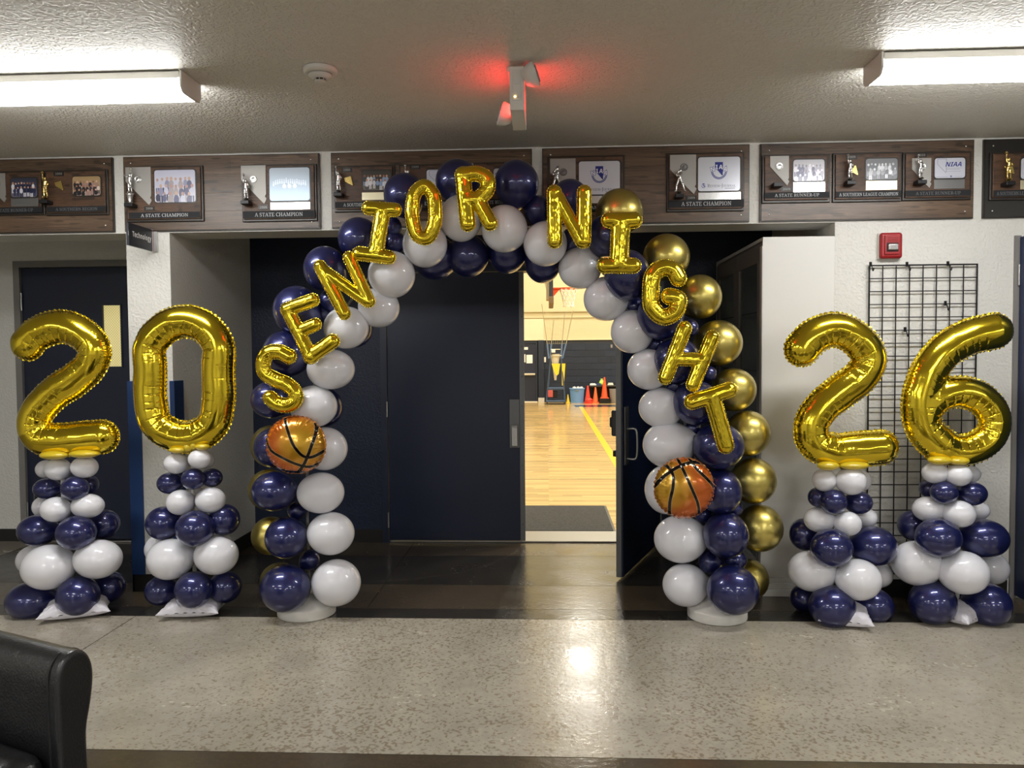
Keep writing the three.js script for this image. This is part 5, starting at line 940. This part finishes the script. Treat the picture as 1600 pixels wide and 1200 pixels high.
{ // hoop on its side wall, seen from the side
  const z = -18.5, c = at(861, 455, z), t = thing('basketball_hoop', 'basketball backboard seen edge on with orange rim and white net', 'basketball hoop', [c.x, 3.05, z]);
  const nav = std(lin(0.02, 0.028, 0.05), 0.5), edge = 0.045;
  part('backboard', [rb(-edge, edge, -0.26, 0.92, -0.9, 0.9, 0.01)], nav, t);
  part('bottom_pad', rb(-edge - 0.012, edge + 0.012, -0.42, -0.25, -0.91, 0.91, 0.02), std(lin(0.16, 0.11, 0.06), 0.6), t);
  part('support', [rb(-0.12, -edge, -0.28, 0.7, -0.25, 0.25, 0.01), bar([-0.1, 0.4, 0], [-0.5, 4.9, 0], 0.04), bar([-0.1, 0.0, 0], [-1.2, 4.9, 0], 0.03)], std(lin(0.55, 0.5, 0.36), 0.6), t);
  const or = std(lin(0.85, 0.10, 0.02), 0.4), rim = new THREE.TorusGeometry(0.225, 0.012, 8, 32).rotateX(Math.PI / 2).translate(edge + 0.37, 0, 0);
  part('rim', [rim, extr([[edge, 0.02], [edge + 0.16, 0.01], [edge + 0.16, -0.02], [edge, -0.2]], 0.14).translate(0, 0, -0.07), bx(edge, edge + 0.4, -0.01, 0.015, -0.11, 0.11)].map((g) => g), or, t);
  const cords = [], N = 10, ring_ = [[0, 0.222], [-0.1, 0.19], [-0.2, 0.155], [-0.3, 0.13], [-0.38, 0.12], [-0.45, 0.13]];
  const P = (k, a) => V(edge + 0.37 + ring_[k][1] * Math.cos(a), ring_[k][0], ring_[k][1] * Math.sin(a));
  for (let i = 0; i < N; i++) for (let k = 0; k < 5; k++) for (const d of [-1, 1]) cords.push(bar(P(k, (i + 0.5 * (k % 2)) * 2 * Math.PI / N), P(k + 1, (i + 0.5 * (k % 2) + d * 0.5) * 2 * Math.PI / N), 0.009, 4));
  part('net', cords, std(lin(0.9, 0.9, 0.86), 0.8), t);
}
{ // ball return machine
  const z = -22.8, c = at(868, 626, z), t = thing('ball_return_machine', 'tall ball return machine with raised net poles and yellow cover', 'ball machine', [c.x, 0, z]);
  const s = -z / FPX, X = (px) => (px - 868) * s, Y = (py) => at(868, py, z).y, fr = std(lin(0.05, 0.08, 0.14), 0.4, 0.3), pale = std(lin(0.62, 0.58, 0.44), 0.6), yel = std(lin(0.80, 0.58, 0.03), 0.5);
  part('base', [rb(X(853), X(884), 0.07, 0.13, -0.25, 0.3, 0.02), rb(X(855), X(882), Y(609), Y(605), -0.2, 0.2, 0.02)], fr, t);
  for (const [px, dz] of [[855, 0.25], [882, 0.25], [855, -0.2], [882, -0.2]]) part('wheel', new THREE.CylinderGeometry(0.045, 0.045, 0.03, 16).rotateZ(Math.PI / 2).translate(X(px), 0.045, dz), blackMetal, t);
  for (const [a, b, d] of [[853.5, 861, 0.22], [883, 877, 0.22], [856, 862, -0.18], [881, 878, -0.18]]) part('leg', bar([X(a), 0.1, d], [X(b), Y(560), d * 0.5], 0.02, 8), fr, t);
  part('motor', [rb(X(858), X(871), Y(621), Y(611), -0.1, 0.15, 0.02)], blackMetal, t);
  part('ball_rack', rb(X(856), X(864), Y(620), Y(609), 0.16, 0.2, 0.01), std(lin(0.45, 0.08, 0.07), 0.5), t);
  part('cover', [extr([[X(862), Y(568)], [X(875.5), Y(568)], [X(873), Y(584)], [X(870), Y(587)], [X(867), Y(583)]], 0.02), ].map((g) => g.translate(0, 0, 0.16)), yel, t);
  part('cover', [extr([[X(878), Y(568)], [X(883.5), Y(568)], [X(881), Y(602)], [X(878), Y(602)]], 0.02).translate(0, 0, 0.14)], yel, t);
  part('chute', [lathe([[0.03, Y(594)], [0.09, Y(570)], [0.15, Y(553)]], 12).scale(1, 1, 0.5)], pale, t);
  part('control_box', rb(X(862), X(868), Y(551), Y(546), 0.05, 0.2, 0.01), whitePlastic, t);
  part('cross_bar', [bar([X(861), Y(546), 0.1], [X(876), Y(546), 0.1], 0.014), bar([X(861), Y(556), 0.1], [X(878), Y(556), 0.1], 0.014)], pale, t);
  const poles = [[[858, 560], [855.5, 537], [847.5, 475]], [[877, 560], [878.5, 537], [883, 489]], [[879, 560], [885, 537], [896, 486]], [[860, 560], [862, 537], [866, 500]]];
  for (const p of poles) { part('pole', bar([X(p[0][0]), Y(p[0][1]), 0.08], [X(p[1][0]), Y(p[1][1]), 0.08], 0.025, 8), std(lin(0.10, 0.16, 0.28), 0.4), t); part('net_arm', bar([X(p[1][0]), Y(p[1][1]), 0.08], [X(p[2][0]), Y(p[2][1]), 0.1], 0.013, 6), std(lin(0.34, 0.29, 0.17), 0.6), t); }
  const cords = [], a0 = poles[0], b0 = poles[2]; // net between the outer arms
  for (let i = 0; i <= 9; i++) { const u = i / 9, sag = 0.22 * Math.sin(Math.PI * u); cords.push(bar([lerp(X(855.5), X(885), u), Y(537), 0.02], [lerp(X(848), X(895), u), Y(482) - sag, 0.02], 0.003, 3)); }
  for (let k = 0; k <= 6; k++) for (let i = 0; i < 9; i++) { const v = k / 6, pt = (u) => [lerp(lerp(X(855.5), X(885), u), lerp(X(848), X(895), u), v), lerp(Y(537), Y(482) - 0.22 * Math.sin(Math.PI * u), v), 0.02]; cords.push(bar(pt(i / 9), pt((i + 1) / 9), 0.003, 3)); }
  part('net', cords, std(lin(0.6, 0.52, 0.32), 0.8), t);
}
const coneOrange = std(lin(0.85, 0.09, 0.02), 0.5), coneRed = std(lin(0.8, 0.05, 0.025), 0.5), conePale = std(lin(0.85, 0.16, 0.04), 0.5), coneYellow = std(lin(0.85, 0.55, 0.02), 0.5);
function cone(px, pyTop, wpx, z, mat, label, y0 = 0, name = 'traffic_cone') {
  const c = at(px, 626, z), h = at(px, pyTop, z).y - y0, w = wpx * -z / FPX / 2, t = thing(name, label, 'cone', [c.x, y0, z], 0, 'sports cones in the gym');
  part('foot', rb(-w, w, 0, 0.03, -w, w, 0.008), mat, t); part('cone', lathe([[w * 0.82, 0.03], [w * 0.2, h - 0.012], [w * 0.14, h], [0, h]], 24), mat, t); return t;
}
cone(918.5, 602.5, 12, -23.2, coneRed, 'red-orange cone beside the blue bin in the gym');
{ const c = at(919.5, 622, -23.05), t = thing('cone_stack', 'low pile of flat red marker cones in front of the red-orange cone', 'cones', [c.x, 0, -22.95]); for (let k = 0; k < 4; k++) part('marker_cone', lathe([[0.10, 0], [0.12, 0.005], [0.12, 0.02], [0.05, 0.07], [0.045, 0.07], [0.11, 0.014], [0.10, 0]], 20).translate(0.006 * (k % 2), 0.035 * k, 0), coneRed, t); }
cone(930.5, 605, 11, -23.2, conePale, 'paler orange cone between the red-orange cone and the tallest cone');
cone(887.5, 616, 6, -23.3, coneYellow, 'small yellow cone left of the blue bin');
{ const c = at(944.5, 622, -23.1), w = 0.15, t = thing('cone_crate', 'low black box under the tallest orange cone', 'box', [c.x, 0, -23.1]); part('box', rb(-w, w, 0, 0.14, -w, w, 0.01), blackMetal, t); part('lid', rb(-w - 0.01, w + 0.01, 0.12, 0.15, -w - 0.01, w + 0.01, 0.008), blackMetal, t); }
cone(944.5, 589.5, 12.5, -23.1, coneOrange, 'tallest orange cone, standing on the low black box', 0.15);
{ const z = -23.4, c = at(901.5, 626, z), s = -z / FPX, t = thing('storage_bin', 'light blue plastic bin full of balls against the gym wall', 'bin', [c.x, 0, z]), blue = std(lin(0.16, 0.33, 0.62), 0.4), w = 11 * s;
  const sh = (a, b, y0, y1, inn) => { const g = new THREE.CylinderGeometry(b * Math.SQRT2, a * Math.SQRT2, y1 - y0, 4, 1, true).rotateY(Math.PI / 4).scale(1, 1, 0.7); g.translate(0, (y0 + y1) / 2, 0); return g; };
  part('body', [sh(w * 0.86, w, 0.0, 0.44), bx(-w * 0.86, w * 0.86, 0, 0.01, -w * 0.6, w * 0.6)], blue, t); part('rim', [bx(-w - 0.015, w + 0.015, 0.42, 0.45, w * 0.7, w * 0.7 + 0.02), bx(-w - 0.015, w + 0.015, 0.42, 0.45, -w * 0.7 - 0.02, -w * 0.7), bx(-w - 0.015, -w, 0.42, 0.45, -w * 0.7, w * 0.7), bx(w, w + 0.015, 0.42, 0.45, -w * 0.7, w * 0.7)], blue, t);
  part('handle', rb(-0.06, 0.06, 0.36, 0.40, w * 0.68, w * 0.70 + 0.02, 0.006), std(lin(0.2, 0.25, 0.25), 0.5), t);
  [[-0.08, 'left'], [0.03, 'middle'], [0.13, 'right']].forEach(([dx, w2]) => { const b = thing('ball', `${w2} pale ball on top of the blue bin`, 'ball', [c.x + dx, 0.43, z + 0.02], 0, 'pale balls in the blue bin'); part('ball', new THREE.SphereGeometry(0.07, 18, 14), std(lin(0.6, 0.6, 0.6), 0.5), b); part('seam', new THREE.TorusGeometry(0.0702, 0.002, 6, 28).rotateY(0.6), blackMetal, b); });
}
{ const z = -23.56, y = at(940, 602, z).y, a = at(920, 602, z).x, t = thing('side_table', 'long dark table against the gym wall behind the cones', 'table', [a, 0, z]);
  part('tabletop', rb(0, 1.6, y - 0.04, y, -0.26, 0.24, 0.008), std(lin(0.03, 0.03, 0.03), 0.4), t); for (const [x, zz] of [[0.05, 0.2], [1.55, 0.2], [0.05, -0.22], [1.55, -0.22]]) part('leg', bar([x, 0, zz], [x, y - 0.03, zz], 0.018), blackMetal, t);
  part('skirt_cloth', bx(0.03, 1.57, 0.05, y - 0.04, -0.24, -0.22), blackMetal, t);
  const put = (px, name, label, cat, geo, mat, more) => { const c = at(px, 600, z), o = thing(name, label, cat, [c.x, y, z + 0.05]); part(name === 'folded_towel' ? 'cloth' : 'body', geo, mat, o); if (more) part(more[0], more[1], more[2], o); };
  put(926.5, 'folded_towel', 'white folded towel at the left end of the gym table', 'towel', [rb(-0.10, 0.10, 0, 0.035, -0.08, 0.08, 0.015), rb(-0.09, 0.07, 0.035, 0.06, -0.07, 0.07, 0.012)], std(lin(0.8, 0.8, 0.78), 0.9));
  put(935, 'folded_towel', 'navy folded cloth on the gym table beside the white towel', 'towel', [rb(-0.08, 0.08, 0, 0.045, -0.08, 0.08, 0.018), rb(-0.06, 0.07, 0.045, 0.07, -0.07, 0.07, 0.012)], std(lin(0.03, 0.05, 0.14), 0.9));
  put(940, 'drawstring_bag', 'lime green bag on the gym table behind the tallest cone', 'bag', lathe([[0, 0], [0.07, 0.01], [0.085, 0.07], [0.06, 0.14], [0.025, 0.17], [0.04, 0.20], [0, 0.19]], 18), std(lin(0.5, 0.8, 0.12), 0.7), ['cord', new THREE.TorusGeometry(0.027, 0.006, 6, 20).rotateX(Math.PI / 2).translate(0, 0.17, 0), blackMetal]);
  put(953.5, 'folded_towel', 'pale folded towel at the right of the tallest cone', 'towel', [rb(-0.09, 0.09, 0, 0.04, -0.08, 0.08, 0.015), rb(-0.07, 0.08, 0.04, 0.075, -0.07, 0.07, 0.014)], std(lin(0.7, 0.68, 0.55), 0.9));
  const g = at(957, 615, -23.1), b = thing('waste_bin', 'grey waste bin right of the tallest orange cone', 'bin', [g.x + 0.05, 0, -23.1]); part('body', lathe([[0, 0], [0.12, 0], [0.145, 0.42], [0.135, 0.42], [0.11, 0.02], [0, 0.02]], 24), greyPaint, b); part('rim', new THREE.TorusGeometry(0.143, 0.008, 8, 28).rotateX(Math.PI / 2).translate(0, 0.42, 0), greyPaint, b);
}

scene.traverse((o) => { if (o.isMesh) { o.castShadow = true; o.receiveShadow = true; } });
renderer.render(scene, camera);
